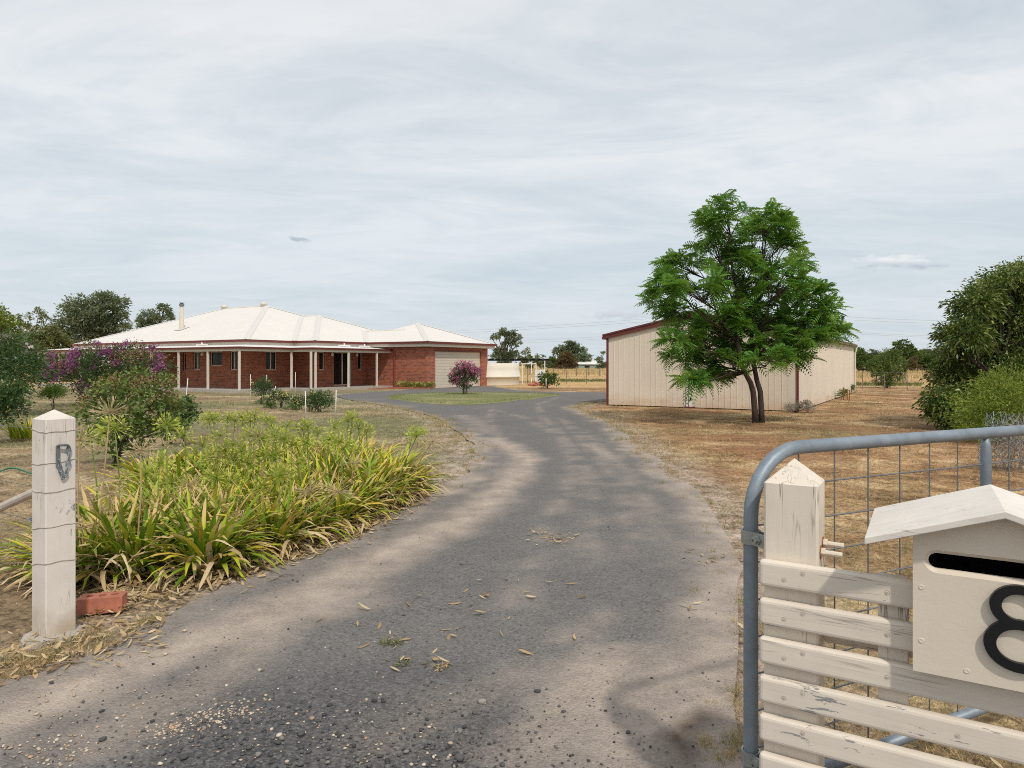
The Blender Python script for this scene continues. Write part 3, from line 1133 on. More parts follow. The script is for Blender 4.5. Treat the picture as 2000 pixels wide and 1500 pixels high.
    for (u, v) in ((7.1, 7.35), (7.1, 11.5)):
        z = EZ + 7.1 * TANP
        m = MB().lathe([(0.16, z - 0.15), (0.16, z + 0.06), (0.22, z + 0.08), (0.24, z + 0.16), (0.17, z + 0.25), (0.0, z + 0.27)], 14, (u, v))
        m.build("roof_vent", M['cream_trim'], r, True)
    return h


def build_garage_door(h, f, s0, s1, a0, a1):
    mb = MB()
    n = 12
    for i in range(n):
        z0 = a0 + (a1 - a0) * i / n
        z1 = a0 + (a1 - a0) * (i + 1) / n
        g = 0.003
        deep = 0.10
        p = [f(s0, z0 + g, deep), f(s1, z0 + g, deep), f(s1, z1 - g, deep - 0.005), f(s0, z1 - g, deep - 0.005),
             f(s0, z0 + g, deep + 0.03), f(s1, z0 + g, deep + 0.03), f(s1, z1 - g, deep + 0.03), f(s0, z1 - g, deep + 0.03)]
        mb.add(p, [(0, 1, 2, 3), (7, 6, 5, 4), (0, 4, 5, 1), (1, 5, 6, 2), (2, 6, 7, 3), (3, 7, 4, 0)])
    mb.build("garage_door", M['garage_door'], h)
    li = MB()
    p = [f(s0 - 0.1, a1 + .002, -0.012), f(s1 + 0.1, a1 + .002, -0.012), f(s1 + 0.1, a1 + 0.09, -0.012), f(s0 - 0.1, a1 + 0.09, -0.012),
         f(s0 - 0.1, a1 + .002, 0.06), f(s1 + 0.1, a1 + .002, 0.06), f(s1 + 0.1, a1 + 0.09, 0.06), f(s0 - 0.1, a1 + 0.09, 0.06)]
    li.add(p, [(0, 1, 2, 3), (7, 6, 5, 4), (0, 4, 5, 1), (1, 5, 6, 2), (2, 6, 7, 3), (3, 7, 4, 0)])
    li.build("lintel", M['maroon'], h)


M['garage_door'] = plain("cream_garage_door", (0.60, 0.53, 0.43), 0.5, 0.04, 2.0)
build_house()

# ------------------------------------------------------------------ shed
SH0 = Vector((3.33, 23.86, 0))
RZ_S = math.radians(-32.0)
SW, SL, SE = 6.22, 16.1, 2.42
SPK = 3.06


def build_shed():
    s = thing("shed", "large cream steel shed with maroon trim and low gable roof", "shed", SH0, RZ_S)
    # front gable: ribbed cladding, two sliding leaves meeting near the middle
    def top(x):
        return SE + (SPK - SE) * (1 - abs(x / (SW / 2) - 1))
    mb = MB()
    xs = [0.0]
    pitch = 0.19
    x = 0.06
    prof = [(0.0, 0.0)]
    while x < SW - 0.08:
        prof += [(x, 0.0), (x + 0.006, -0.012), (x + 0.018, -0.012), (x + 0.024, 0.0)]
        x += pitch
    prof.append((SW, 0.0))
    vs, fs = [], []
    for (px, py) in prof:
        vs += [(px, py, 0.02), (px, py, top(px) - 0.02)]
    for i in range(len(prof) - 1):
        fs.append((2 * i, 2 * i + 2, 2 * i + 3, 2 * i + 1))
    mb.add(vs, fs)
    MB().add([(SW, SL, 0), (0, SL, 0), (0, SL, SE), (SW / 2, SL, SPK), (SW, SL, SE)], [(0, 1, 2, 3, 4)]).build("back_wall", M['shed_wall'], s)
    mb.build("front_wall", M['shed_wall'], s)
    sd = MB()
    for xx in (0.0, SW):
        vs, fs = [], []
        y = 0.0
        sg = 1 if xx > 0 else -1
        prof = [(0.0, 0.0)]
        y = 0.05
        while y < SL - 0.1:
            prof += [(y, 0.0), (y + 0.008, 0.007), (y + 0.022, 0.007), (y + 0.030, 0.0)]
            y += 0.19
        prof.append((SL, 0.0))
        for (py, o) in prof:
            vs += [(xx + sg * o, py, 0.02), (xx + sg * o, py, SE)]
        for i in range(len(prof) - 1):
            fs.append((2 * i, 2 * i + 2, 2 * i + 3, 2 * i + 1))
        sd.add(vs, fs)
    sd.build("side_wall", M['shed_side'], s)
    # roof sheets
    rf = MB()
    for a, b in ((-0.12, SW / 2), (SW + 0.12, SW / 2)):
        za = SE + (SPK - SE) * (1 - abs(a / (SW / 2) - 1))
        rf.add([(a, -0.06, za + 0.03), (b, -0.06, SPK + 0.03), (b, SL + 0.1, SPK + 0.03), (a, SL + 0.1, za + 0.03),
                (a, -0.06, za + 0.005), (b, -0.06, SPK + 0.005), (b, SL + 0.1, SPK + 0.005), (a, SL + 0.1, za + 0.005)],
               [(0, 1, 2, 3), (7, 6, 5, 4), (0, 4, 5, 1), (3, 2, 6, 7), (0, 3, 7, 4)])
    rf.build("roof", M['roof_v'], s)
    # maroon barge boards, gutters, corner flashing
    bg = MB()
    for a, b in ((-0.14, SW / 2), (SW + 0.14, SW / 2)):
        za = SE + (SPK - SE) * (1 - abs(a / (SW / 2) - 1))
        y0, y1 = -0.09, -0.062
        bg.add([(a, y0, za - 0.10), (b, y0, SPK - 0.10), (b, y0, SPK + 0.06), (a, y0, za + 0.06),
                (a, y1, za - 0.10), (b, y1, SPK - 0.10), (b, y1, SPK + 0.06), (a, y1, za + 0.06)],
               [(0, 1, 2, 3), (7, 6, 5, 4), (0, 4, 5, 1), (1, 5, 6, 2), (2, 6, 7, 3), (3, 7, 4, 0)])
        bg.add([(a, -0.115, za + 0.02), (b, -0.115, SPK + 0.02), (b, -0.115, SPK + 0.075), (a, -0.115, za + 0.075),
                (a, -0.093, za + 0.02), (b, -0.093, SPK + 0.02), (b, -0.093, SPK + 0.075), (a, -0.093, za + 0.075)],
               [(0, 1, 2, 3), (7, 6, 5, 4), (0, 4, 5, 1), (1, 5, 6, 2), (2, 6, 7, 3), (3, 7, 4, 0)])
    bg.build("barge_board", M['maroon'], s)
    for xx, sg in ((0, -1), (SW, 1)):
        gt = MB()
        o = 0.12
        a, b = (xx - 0.13 - o, xx - o) if sg < 0 else (xx + o, xx + 0.13 + o)
        a, b = (xx - 0.16, xx - 0.03) if sg < 0 else (xx + 0.03, xx + 0.16)
        gt.box((a, -0.10, SE - 0.13), (b, SL + 0.1, SE - 0.035))
        gt.build("gutter", M['maroon'], s)
        cf = MB().box((xx - 0.03 if sg > 0 else xx - 0.022, -0.034, 0.0), (xx + 0.03 if sg > 0 else xx + 0.045, 0.03, SE - 0.02))
        cf.build("corner_flashing", M['maroon'], s)
    # door meeting stile, guide track and bracket
    xd = 2.88
    MB().box((xd - 0.055, -0.05, 0.02), (xd - 0.005, -0.024, top(xd) - 0.2)).box((xd + 0.03, -0.046, 0.02), (xd + 0.14, -0.024, top(xd) - 0.2)).build("door_stile", M['white_paint'], s)
    MB().box((xd + 0.07, -0.07, 0.25), (xd + 0.11, -0.048, 0.37)).build("lock", M['black'], s)
    MB().box((xd - 0.12, -0.12, 0.0), (xd + 0.24, -0.02, 0.045)).build("floor_guide", M['maroon'], s)
    dp = MB().tube([(SW + 0.1, SL + 0.02, SE - 0.1), (SW + 0.12, SL - 0.05, SE - 0.3), (SW + 0.06, SL - 0.05, SE - 0.45), (SW + 0.06, SL - 0.05, 0.1)], 0.04, 8)
    dp.build("downpipe", M['cream_trim'], s)


build_shed()

# ------------------------------------------------------------------ gateway
RZ_G = math.radians(-31.0)          # local x along the gateway line towards the right, local y into the property


def capped_post(mb, b, z0, zs, zt, c=0.006):
    """square post with a four sided pointed top and slightly eased arrises"""
    h = b / 2
    ring = [(-h + c, -h), (h - c, -h), (h, -h + c), (h, h - c), (h - c, h), (-h + c, h), (-h, h - c), (-h, -h + c)]
    n = len(ring)
    vs = [(x, y, z0) for x, y in ring] + [(x, y, zs) for x, y in ring] + [(0, 0, zt)]
    fs = [(i, (i + 1) % n, n + (i + 1) % n, n + i) for i in range(n)] + [(n + i, n + (i + 1) % n, 2 * n) for i in range(n)] + [tuple(reversed(range(n)))]
    mb.add(vs, fs)


def link_ring(mb, c, ax, side, L, W, r):
    """one oblong chain link lying in the plane (ax, side)"""
    pts = []
    for i in range(17):
        a = 2 * math.pi * i / 16
        x, y = math.cos(a), math.sin(a)
        pts.append(Vector(c) + Vector(ax) * (L * x) + Vector(side) * (W * y))
    mb.tube(pts, r, 6, False)


def build_left_post():
    L = Vector((-2.455, 3.66, 0))
    t = thing("gate_post", "weathered white timber gate post wrapped in wire beside the strappy plants", "gate post", L, RZ_G)
    m = MB()
    capped_post(m, 0.150, -0.1, 1.155, 1.204)
    m.build("post", M['post_white'], t)
    h = 0.0765
    for k, z in enumerate((1.093, 0.925, 0.775, 0.585, 0.395)):
        w = MB()
        sag = [0.0, 0.012, -0.004, 0.010, 0.014][k]
        pts = []
        for j, (x, y) in enumerate(((-h, h), (-h, -h), (h, -h), (h, h), (-h, h))):
            pts.append(Vector((x, y, z - sag * (1 if j in (1,) else -0.4) + 0.006 * math.sin(j * 2.1 + k))))
        full = []
        for a, b in zip(pts[:-1], pts[1:]):
            for q in range(6):
                p = a.lerp(b, q / 6)
                p.z += 0.003 * math.sin(q * 1.3 + k)
                full.append(p)
        full.append(pts[-1])
        w.tube(full, 0.0022, 5)
        if k in (1, 4):
            w.tube([Vector((-h, -h * .8, z)), Vector((-h - 0.012, -h, z + 0.008)), Vector((-h - 0.016, -h * .6, z + .012))], 0.002, 5)
        w.build("wire_tie", M['wire'], t)
    # latch plate with hanging chain on the right hand face towards the drive
    # the chain hangs on the face turned to the camera's right (local -y is the road side)
    fx, fy = 0.020, -h - 0.004
    cm = MB()
    X, Z = Vector((1, 0, 0)), Vector((0, 0, 1))
    Y = Vector((0, -1, 0))
    fx = h + 0.006
    side = Vector((0, 1, 0))
    hk = MB()
    hk.box((h, -0.028, 0.905), (h + 0.010, -0.012, 1.012)).tube([(h, -0.02, 1.012), (h + 0.02, -0.02, 1.020), (h + 0.024, 0.0, 1.020), (h + 0.024, 0.020, 1.016), (h + 0.02, 0.028, 1.0)], 0.007, 7)
    hk.build("latch_hook", M['galv_dark'], t)
    c = MB()
    pts = [(0.030, 0.990), (0.031, 0.955), (0.027, 0.918), (0.019, 0.885), (0.009, 0.855), (-0.003, 0.862), (-0.012, 0.895), (-0.017, 0.925)]
    for i, (yy, zz) in enumerate(pts):
        j = min(i + 1, len(pts) - 1)
        d = Vector((0, pts[j][0] - pts[max(i - 1, 0)][0], pts[j][1] - pts[max(i - 1, 0)][1])).normalized()
        sd = d.cross(Vector((1, 0, 0))) if i % 2 == 0 else Vector((1, 0, 0)) * 0.6 + d.cross(Vector((1, 0, 0))) * 0.4
        link_ring(c, (h + 0.012, yy, zz), d, sd, 0.0205, 0.0095, 0.0036)
    c.build("chain", M['galv'], t, True)
    # rough concrete footing
    f = MB()
    ring = []
    for k in range(14):
        a = 2 * math.pi * k / 14
        r = 0.145 + 0.025 * math.sin(k * 1.3) + 0.012 * math.cos(k * 2.1)
        ring.append((r * math.cos(a), r * math.sin(a)))
    vs = [(x * 1.05, y * 1.05, -0.03) for x, y in ring] + [(x, y, 0.012 + 0.006 * math.sin(i * 1.7)) for i, (x, y) in enumerate(ring)] + [(0, 0, 0.024)]
    n = 14
    f.add(vs, [(i, (i + 1) % n, n + (i + 1) % n, n + i) for i in range(n)] + [(n + i, n + (i + 1) % n, 2 * n) for i in range(n)])
    f.build("footing", M['concrete'], t)

    # wire fence that runs off to the left of the post
    fe = thing("wire_fence", "wire fence with galvanised strainers and a white brace rail left of the post", "wire fence", L, RZ_G)
    for z, dz in ((1.093, 0.0), (0.775, 0.01), (0.585, 0.0), (0.395, 0.02)):
        w = MB().tube([(-h, 0.0, z), (-1.2, 0.0, z - 0.006 - dz), (-5.0, 0.02, z - 0.02)], 0.0018, 5)
        w.build("wire", M['galv_dark'], fe)
    st = MB()
    x = -0.115
    st.box((x - 0.055, -0.018, 1.074), (x + 0.045, 0.018, 1.082)).box((x - 0.055, -0.018, 1.10), (x + 0.045, 0.018, 1.108))
    st.tube([(x - 0.02, -0.028, 1.091), (x - 0.02, 0.028, 1.091)], 0.024, 12).tube([(x + 0.02, -0.02, 1.091), (x + 0.02, 0.02, 1.091)], 0.012, 8)
    for k in range(8):
        a = k * math.pi / 4
        st.box((x - 0.02 + 0.026 * math.cos(a) - 0.006, -0.012, 1.091 + 0.026 * math.sin(a) - 0.006), (x - 0.02 + 0.026 * math.cos(a) + 0.006, 0.012, 1.091 + 0.026 * math.sin(a) + 0.006))
    st.build("wire_strainer", M['galv'], fe)
    for x, z in ((-0.20, 0.583), (-0.16, 0.393)):
        tb = MB()
        link_ring(tb, (x, 0, z), (1, 0, 0), (0, 0, 1), 0.062, 0.014, 0.0045)
        tb.tube([(x - 0.10, 0, z), (x - 0.035, 0, z)], 0.0035, 6).tube([(x + 0.035, 0, z), (x + 0.10, 0, z)], 0.0035, 6)
        tb.build("turnbuckle", M['galv'], fe)
    br = MB().tube([(-0.07, 0.0, 0.785), (-0.6, 0.03, 0.625), (-2.3, 0.12, 0.06)], 0.024, 10)
    br.build("brace_rail", plain("flaking_white_pipe", (0.55, 0.48, 0.42), 0.6, 0.25, 8.0), fe)


def build_brick():
    c = gp(200, 1192)
    c.z = 0
    t = thing("clay_brick", "red clay brick with three round holes lying by the white post", "brick", c, math.radians(15))
    # body with three cored holes through the top
    hw, hd, hh = 0.118, 0.056, 0.088
    outer = [(-hw, -hd), (hw, -hd), (hw, hd), (-hw, hd)]
    holes = []
    for cx in (-0.066, 0.0, 0.066):
        holes.append([(cx + 0.021 * math.cos(-a * math.pi / 8), 0.004 + 0.021 * math.sin(-a * math.pi / 8)) for a in range(16)])
    loops = [[Vector((x, y, 0)) for x, y in outer]] + [[Vector((x, y, 0)) for x, y in q] for q in holes]
    flat = [p for l in loops for p in l]
    tri = tessellate_polygon(loops)
    m = MB()
    m.add([(p.x, p.y, hh) for p in flat], [tuple(q) for q in tri])
    n = 4
    m.add([(x, y, 0.0) for x, y in outer] + [(x, y, hh) for x, y in outer], [(i, (i + 1) % n, n + (i + 1) % n, n + i) for i in range(n)])
    hms = []
    for q in holes:
        hm = MB()
        hms.append(hm)
        k = len(q)
        m.add([(x, y, hh) for x, y in q] + [(x, y, hh - 0.012) for x, y in q], [(i, (i + 1) % k, k + (i + 1) % k, k + i) for i in range(k)])
        hm.add([(x, y, hh - 0.012) for x, y in q] + [(x, y, hh - 0.05) for x, y in q], [(i, (i + 1) % k, k + (i + 1) % k, k + i) for i in range(k)] + [tuple(range(k, 2 * k))])
    bevel(m.build("body", M['red_brick'], t), 0.004)
    for hm in hms:
        hm.build("core_hole", M['dark_hole'], t)


R0 = Vector((0.805, 1.945, 0))      # right gate post


def build_slat_fence():
    f = thing("slat_fence", "cream painted slat fence with flaking lower boards at the right of the gateway", "fence", R0, RZ_G)
    m = MB()
    capped_post(m, 0.142, -0.1, 1.115, 1.180)
    m.build("post", M['post_cream'], f)
    # far post, out past the mailbox
    x1 = 1.75
    m = MB()
    capped_post(m, 0.14, -0.1, 1.05, 1.10)
    o = m.build("post", M['post_cream'], f, loc=(x1, 0, 0))
    yb = -0.0725
    zt = [0.905 - 0.1075 * k for k in range(8)]
    for k, z in enumerate(zt):
        if k < 2:        # the mailbox is set through the two upper slats
            s2 = MB().box((0.641, yb - 0.030, z - 0.073), (x1 + 0.08, yb, z)).build("slat", M['slat'], f)
            bevel(s2, 0.011, 3)
        mm = MB().box((-0.078, yb - 0.030, z - 0.073), (0.303 if k < 2 else x1 + 0.08, yb, z))
        s = mm.build("slat", M['slat'] if k < 3 else M['slat_worn'], f)
        bevel(s, 0.011, 3)
        for xx, dz in ((0.035, -0.022), (-0.012, -0.046), (0.235 if k < 3 else 0.385, -0.038)):
            if k in (4, 5) and xx == -0.012:
                continue
            zz, yq = z + dz, yb - 0.0305
            ring = [(xx + 0.0062 * math.cos(q * math.pi / 6), yq, zz + 0.0062 * math.sin(q * math.pi / 6)) for q in range(12)]
            sc = MB().add(ring + [(xx + (p[0] - xx) * .5, yq + 0.001, zz + (p[2] - zz) * .5) for p in ring],
                          [(i, (i + 1) % 12, 12 + (i + 1) % 12, 12 + i) for i in range(12)])
            sc.tube([(xx, yq - 0.0008, zz), (xx, yq + 0.004, zz)], 0.0030, 8)
            sc.build("screw", M['screw'], s)
    # stud and back rail behind the slats
    bevel(MB().box((0.213, yb + 0.002, 0.50), (0.282, yb + 0.034, 0.90)).build("stud", M['post_cream'], f), 0.003)
    bevel(MB().box((0.075, 0.02, 0.665), (x1, 0.05, 0.735)).build("back_rail", M['slat'], f), 0.004)
    # two through bolts on the side of the post
    for dy, z in ((-0.030, 0.930), (0.018, 0.944)):
        b = MB().tube([(0.0735, dy, z), (0.084, dy, z)], 0.013, 6).tube([(0.084, dy, z), (0.126, dy, z - 0.001)], 0.0075, 8)
        bo = b.build("bolt", M['box_paint'], f)
        MB().tube([(0.0712, dy, z), (0.0735, dy, z)], 0.019, 12).build("rusty_washer", M['rust'], bo)
    # eye where the gate hangs on the post
    return f


def stadium(cx, cz, w, r, n=10):
    pts = []
    for i in range(n + 1):
        a = math.pi / 2 + math.pi * i / n
        pts.append((cx - w / 2 + r + r * math.cos(a), cz + r * math.sin(a)))
    for i in range(n + 1):
        a = -math.pi / 2 + math.pi * i / n
        pts.append((cx + w / 2 - r + r * math.cos(a), cz + r * math.sin(a)))
    return pts


def build_mailbox():
    mbx = thing("mailbox", "cream wooden mailbox with pitched roof and black number set through the slat fence", "mailbox", R0, RZ_G)
    bx0, bx1 = 0.292, 0.652
    c = (bx0 + bx1) / 2
    yf = -0.142
    yb = 0.17
    zb, ze, zp = 0.698, 1.048, 1.109
    outer = [(bx0, zb), (bx1, zb), (bx1, ze - 0.012), (c, zp - 0.012), (bx0, ze - 0.012)]
    slot = list(reversed(stadium(c, 0.972, 0.295, 0.019)))
    loops = [[Vector((x, z, 0)) for x, z in outer], [Vector((x, z, 0)) for x, z in slot]]
    flat = [p for l in loops for p in l]
    tri = tessellate_polygon(loops)
    m = MB()
    th = 0.018
    # eased edge round the slot: the ring is a little larger at the face
    def big(p):
        q = stadium(c, 0.972, 0.311, 0.027)
        return q
    slot_b = list(reversed(stadium(c, 0.972, 0.313, 0.028)))
    loops2 = [[Vector((x, z, 0)) for x, z in outer], [Vector((x, z, 0)) for x, z in slot_b]]
    flat2 = [p for l in loops2 for p in l]
    tri2 = tessellate_polygon(loops2)
    m.add([(p.x, yf, p.y) for p in flat2], [tuple(q) for q in tri2])
    k = len(slot)
    m.add([(x, yf, z) for x, z in slot_b] + [(x, yf + 0.010, z) for x, z in slot] + [(x, yf + th, z) for x, z in slot],
          [(i, (i + 1) % k, k + (i + 1) % k, k + i) for i in range(k)] + [(k + i, k + (i + 1) % k, 2 * k + (i + 1) % k, 2 * k + i) for i in range(k)])
    n = 5
    m.add([(x, yf, z) for x, z in outer] + [(x, yf + th, z) for x, z in outer], [(i, (i + 1) % n, n + (i + 1) % n, n + i) for i in range(n)])
    m.add([(p.x, yf + th, p.y) for p in flat], [tuple(q) for q in tri])
    m.build("front_panel", M['box_paint'], mbx)
    b = MB()
    e = 0.012
    yq = yf + th + 0.001
    b.box((bx0 + 0.002, yq, zb + 0.002), (bx0 + e, yb, ze - 0.018)).box((bx1 - e, yq, zb + 0.002), (bx1 - 0.002, yb, ze - 0.018))
    b.box((bx0 + e + .001, yq, zb + 0.002), (bx1 - e - .001, yb, zb + e))
    b.add([(bx0, yb, zb), (bx1, yb, zb), (bx1, yb, ze - 0.012), (c, yb, zp - 0.012), (bx0, yb, ze - 0.012),
           (bx0, yb + e, zb), (bx1, yb + e, zb), (bx1, yb + e, ze - 0.012), (c, yb + e, zp - 0.012), (bx0, yb + e, ze - 0.012)],
          [(0, 1, 2, 3, 4), (9, 8, 7, 6, 5)] + [(i, (i + 1) % 5, 5 + (i + 1) % 5, 5 + i) for i in range(5)])
    b.build("body", M['box_paint'], mbx)
    ln = MB()  # black sheets added inside to put shade behind the slot
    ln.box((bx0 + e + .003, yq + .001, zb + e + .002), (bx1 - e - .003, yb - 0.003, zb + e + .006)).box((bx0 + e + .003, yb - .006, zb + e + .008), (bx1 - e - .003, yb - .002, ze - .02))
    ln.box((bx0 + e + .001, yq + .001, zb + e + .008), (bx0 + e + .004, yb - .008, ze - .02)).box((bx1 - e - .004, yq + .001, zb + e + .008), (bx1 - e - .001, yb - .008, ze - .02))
    ln.build('slot_shade_lining', M['black'], mbx)
    r = MB()
    sl = (1.118 - 1.022) / 0.281
    for sg in (-1, 1):
        x0, z0 = c + sg * 0.282, 1.118 - 0.282 * sl
        y0, y1 = yf - 0.055, yb + 0.035
        tk = 0.017
        vs = [(c, y0, 1.118), (x0, y0, z0), (x0, y1, z0), (c, y1, 1.118)]
        r.add(vs + [(x, y, z - tk) for x, y, z in vs], [(0, 1, 2, 3), (7, 6, 5, 4), (0, 4, 5, 1), (1, 5, 6, 2), (2, 6, 7, 3)])
    ro = r.build("roof", M['box_roof'], mbx)
    bevel(ro, 0.002, 2)
    # the number: an upper and a lower loop in one black figure
    d = MB()
    cx = 0.503

    def ring(cz, ax, az, ix, iz, y0, y1, n=40):
        a = [2 * math.pi * i / n for i in range(n)]
        O = [(cx + ax * math.cos(q), cz + az * math.sin(q)) for q in a]
        I = [(cx + ix * math.cos(q), cz + iz * math.sin(q)) for q in a]
        vs = [(x, y0, z) for x, z in O] + [(x, y0, z) for x, z in I] + [(x, y1, z) for x, z in O] + [(x, y1, z) for x, z in I]
        fs = []
        for i in range(n):
            j = (i + 1) % n
            fs += [(i, j, n + j, n + i), (2 * n + j, 2 * n + i, 3 * n + i, 3 * n + j), (i, 2 * n + i, 2 * n + j, j), (n + i, n + j, 3 * n + j, 3 * n + i)]
        d.add(vs, fs)
    ring(0.8935, 0.0575, 0.0500, 0.0345, 0.0300, yf - 0.0130, yf + 0.001)
    ring(0.8045, 0.0690, 0.0600, 0.0445, 0.0385, yf - 0.0126, yf + 0.001)
    num = d.build("house_number", M['black'], mbx)
    num['label'] = "black figure 8"
    for x, z in ((bx0 + 0.018, 0.905), (bx0 + 0.018, 0.775), (bx0 + 0.11, 0.722), (bx0 + 0.26, 0.722)):
        sc = MB().lathe([(0.0065, 0.0), (0.005, 0.0015), (0.0, 0.0006)], 10)
        for i in range(len(sc.v) - 30, len(sc.v)):
            q = sc.v[i]
            sc.v[i] = (x + q[0], yf - q[2] - 0.0002, z + q[1])
        sc.build("screw_head", M['box_paint'], mbx)


def build_gate():
    hp = Vector((0.712, 2.035, 0))
    rz = math.atan2(0.44, 0.90)
    g = thing("gate", "galvanised tubular farm gate with wire mesh swung open behind the slat fence", "gate", hp, rz)
    L, zt, zb, r = 3.55, 1.190, 0.165, 0.0212
    pts = [(0, 0, 0.09), (0, 0, 0.3), (0, 0, 0.7), (0, 0, zt - 0.195)]
    R = 0.195
    for i in range(1, 9):
        a = math.pi - math.pi / 2 * i / 8
        pts.append((R + R * math.cos(a), 0, zt - R + R * math.sin(a)))
    pts += [(0.8, 0, zt), (1.6, 0, zt), (L - R, 0, zt)]
    for i in range(1, 9):
        a = math.pi / 2 - math.pi / 2 * i / 8
        pts.append((L - R + R * math.cos(a), 0, zt - R + R * math.sin(a)))
    pts += [(L, 0, 0.6), (L, 0, zb)]
    MB().tube(pts, r, 14).build("frame", M['galv'], g, True)
    MB().tube([(0.02, 0, zb), (L - 0.02, 0, zb)], 0.019, 12).build("bottom_rail", M['galv'], g, True)
    for x in (1.18, 2.36):
        MB().tube([(x, 0, zb), (x, 0, zt - 0.10), (x, 0, zt - 0.05), (x, 0, zt - 0.015)], [0.0185, 0.0185, 0.017, 0.011], 10).build("upright", M['galv'], g, True)
    w = MB()
    x = 0.204
    k = 0
    while x < L - 0.05:
        w.tube([(x, 0.004, zb), (x, 0.004, zt)], 0.0026, 6)
        x += 0.162
    z = zt - 0.113
    while z > zb + 0.05:
        w.tube([(0.0, -0.002, z), (1.0, -0.001 + 0.004 * math.sin(z * 30), z + 0.006 * math.sin(z * 11)), (2.2, 0.0, z), (L, 0, z)], 0.0026, 6)
        z -= 0.111
    w.build("wire_mesh", M['galv_dark'], g)
    for z in (0.935, 0.28):
        hg = MB()
        # strap wrapped round the pipe, its two ends bolted together towards the post
        ring = []
        for i in range(13):
            a = math.radians(60 + 300 * i / 12)
            ring.append((0.0275 * math.cos(a), 0.0275 * math.sin(a)))
        vs = []
        for (x_, y_) in ring:
            vs += [(x_, y_, z - 0.02), (x_, y_, z + 0.02), (x_ * 0.86, y_ * 0.86, z - 0.02), (x_ * 0.86, y_ * 0.86, z + 0.02)]
        fs = []
        for i in range(12):
            a, b = 4 * i, 4 * (i + 1)
            fs += [(a, a + 1, b + 1, b), (a + 2, b + 2, b + 3, a + 3), (a + 1, a + 3, b + 3, b + 1), (a, b, b + 2, a + 2)]
        hg.add(vs, fs)
        rot = Matrix.Rotation(math.radians(-92), 4, 'Z')
        hg.box((0.016, -0.016, z - 0.019), (0.072, -0.011, z + 0.019), rot).box((0.016, 0.011, z - 0.019), (0.062, 0.016, z + 0.019), rot)
        ho = hg.build("hinge_strap", M['zinc'], g)
        bt = MB()
        a, b = rot @ Vector((0.040, -0.030, z)), rot @ Vector((0.040, 0.030, z))
        bt.tube([a, b], 0.006, 8).tube([a, a.lerp(b, 0.16)], 0.0115, 6).tube([a.lerp(b, 0.16), a.lerp(b, 0.22)], 0.015, 12).tube([a.lerp(b, 0.84), b], 0.0115, 6)
        bt.build("hinge_bolt", M['zinc'], ho)


build_left_post()
build_brick()
build_slat_fence()
build_mailbox()
build_gate()

# ------------------------------------------------------------------ plants
GREEN_JAC = [(0.0, (0.045, 0.15, 0.020)), (0.45, (0.11, 0.28, 0.040)), (0.8, (0.20, 0.38, 0.066)), (1.0, (0.30, 0.46, 0.09))]
L_JAC = leafmat("fern_leaf_green", GREEN_JAC, 0.38, 0.5)
L_AGA = leafmat("strap_leaf", [(0.0, (0.075, 0.155, 0.012)), (0.4, (0.185, 0.305, 0.020)), (0.64, (0.40, 0.455, 0.030)), (0.84, (0.64, 0.56, 0.05)), (1.0, (0.66, 0.42, 0.08))],
                0.22, 0.45, (0.68, 0.47, 0.22), 0.25)
L_DEAD = leafmat("dead_leaf", [(0.0, (0.21, 0.125, 0.06)), (0.5, (0.46, 0.32, 0.16)), (1.0, (0.68, 0.54, 0.34))], 0.15, 0.75)
L_HEAD = leafmat("green_seed_head", [(0.0, (0.22, 0.30, 0.035)), (0.6, (0.44, 0.49, 0.075)), (1.0, (0.60, 0.58, 0.14))], 0.25, 0.5)
L_TAN = leafmat("dry_seed_head", [(0.0, (0.42, 0.31, 0.17)), (1.0, (0.66, 0.54, 0.35))], 0.15, 0.7)
L_DARK = leafmat("dark_glossy_leaf", [(0.0, (0.022, 0.044, 0.012)), (0.4, (0.066, 0.118, 0.025)), (0.60, (0.17, 0.225, 0.05)), (0.78, (0.36, 0.39, 0.12)), (1.0, (0.52, 0.52, 0.20))], 0.2, 0.38)  # pale upper tints also put glossy highlights into the leaf colour
L_LIME = leafmat("bright_fine_leaf", [(0.0, (0.10, 0.16, 0.022)), (0.5, (0.23, 0.31, 0.045)), (1.0, (0.42, 0.46, 0.11))], 0.3, 0.5)
L_GUM = leafmat("grey_green_leaf", [(0.0, (0.080, 0.105, 0.062)), (0.5, (0.165, 0.205, 0.125)), (1.0, (0.28, 0.32, 0.20))], 0.30, 0.6)
L_YEL = leafmat("yellow_green_leaf", [(0.0, (0.07, 0.105, 0.012)), (0.5, (0.155, 0.205, 0.022)), (1.0, (0.27, 0.30, 0.045))], 0.25, 0.5)
L_OLV = leafmat("olive_leaf", [(0.0, (0.072, 0.085, 0.028)), (0.5, (0.15, 0.165, 0.056)), (1.0, (0.26, 0.26, 0.10))], 0.2, 0.6)
L_RED = leafmat("rusty_leaf", [(0.0, (0.075, 0.052, 0.028)), (0.5, (0.15, 0.098, 0.05)), (1.0, (0.22, 0.16, 0.075))], 0.2, 0.65)
L_MID = leafmat("mid_green_leaf", [(0.0, (0.040, 0.075, 0.020)), (0.5, (0.095, 0.155, 0.040)), (1.0, (0.19, 0.25, 0.075))], 0.2, 0.55)
L_ROSE = leafmat("rose_leaf", [(0.0, (0.026, 0.056, 0.020)), (0.5, (0.055, 0.110, 0.038)), (1.0, (0.125, 0.19, 0.068))], 0.2, 0.42)
L_BRN = leafmat("seed_pod", [(0.0, (0.16, 0.085, 0.045)), (0.5, (0.30, 0.165, 0.09)), (1.0, (0.46, 0.36, 0.17))], 0.1, 0.7)
F_PUR = leafmat("purple_flower", [(0.0, (0.16, 0.035, 0.14)), (0.5, (0.31, 0.085, 0.26)), (1.0, (0.50, 0.17, 0.36))], 0.3, 0.6)
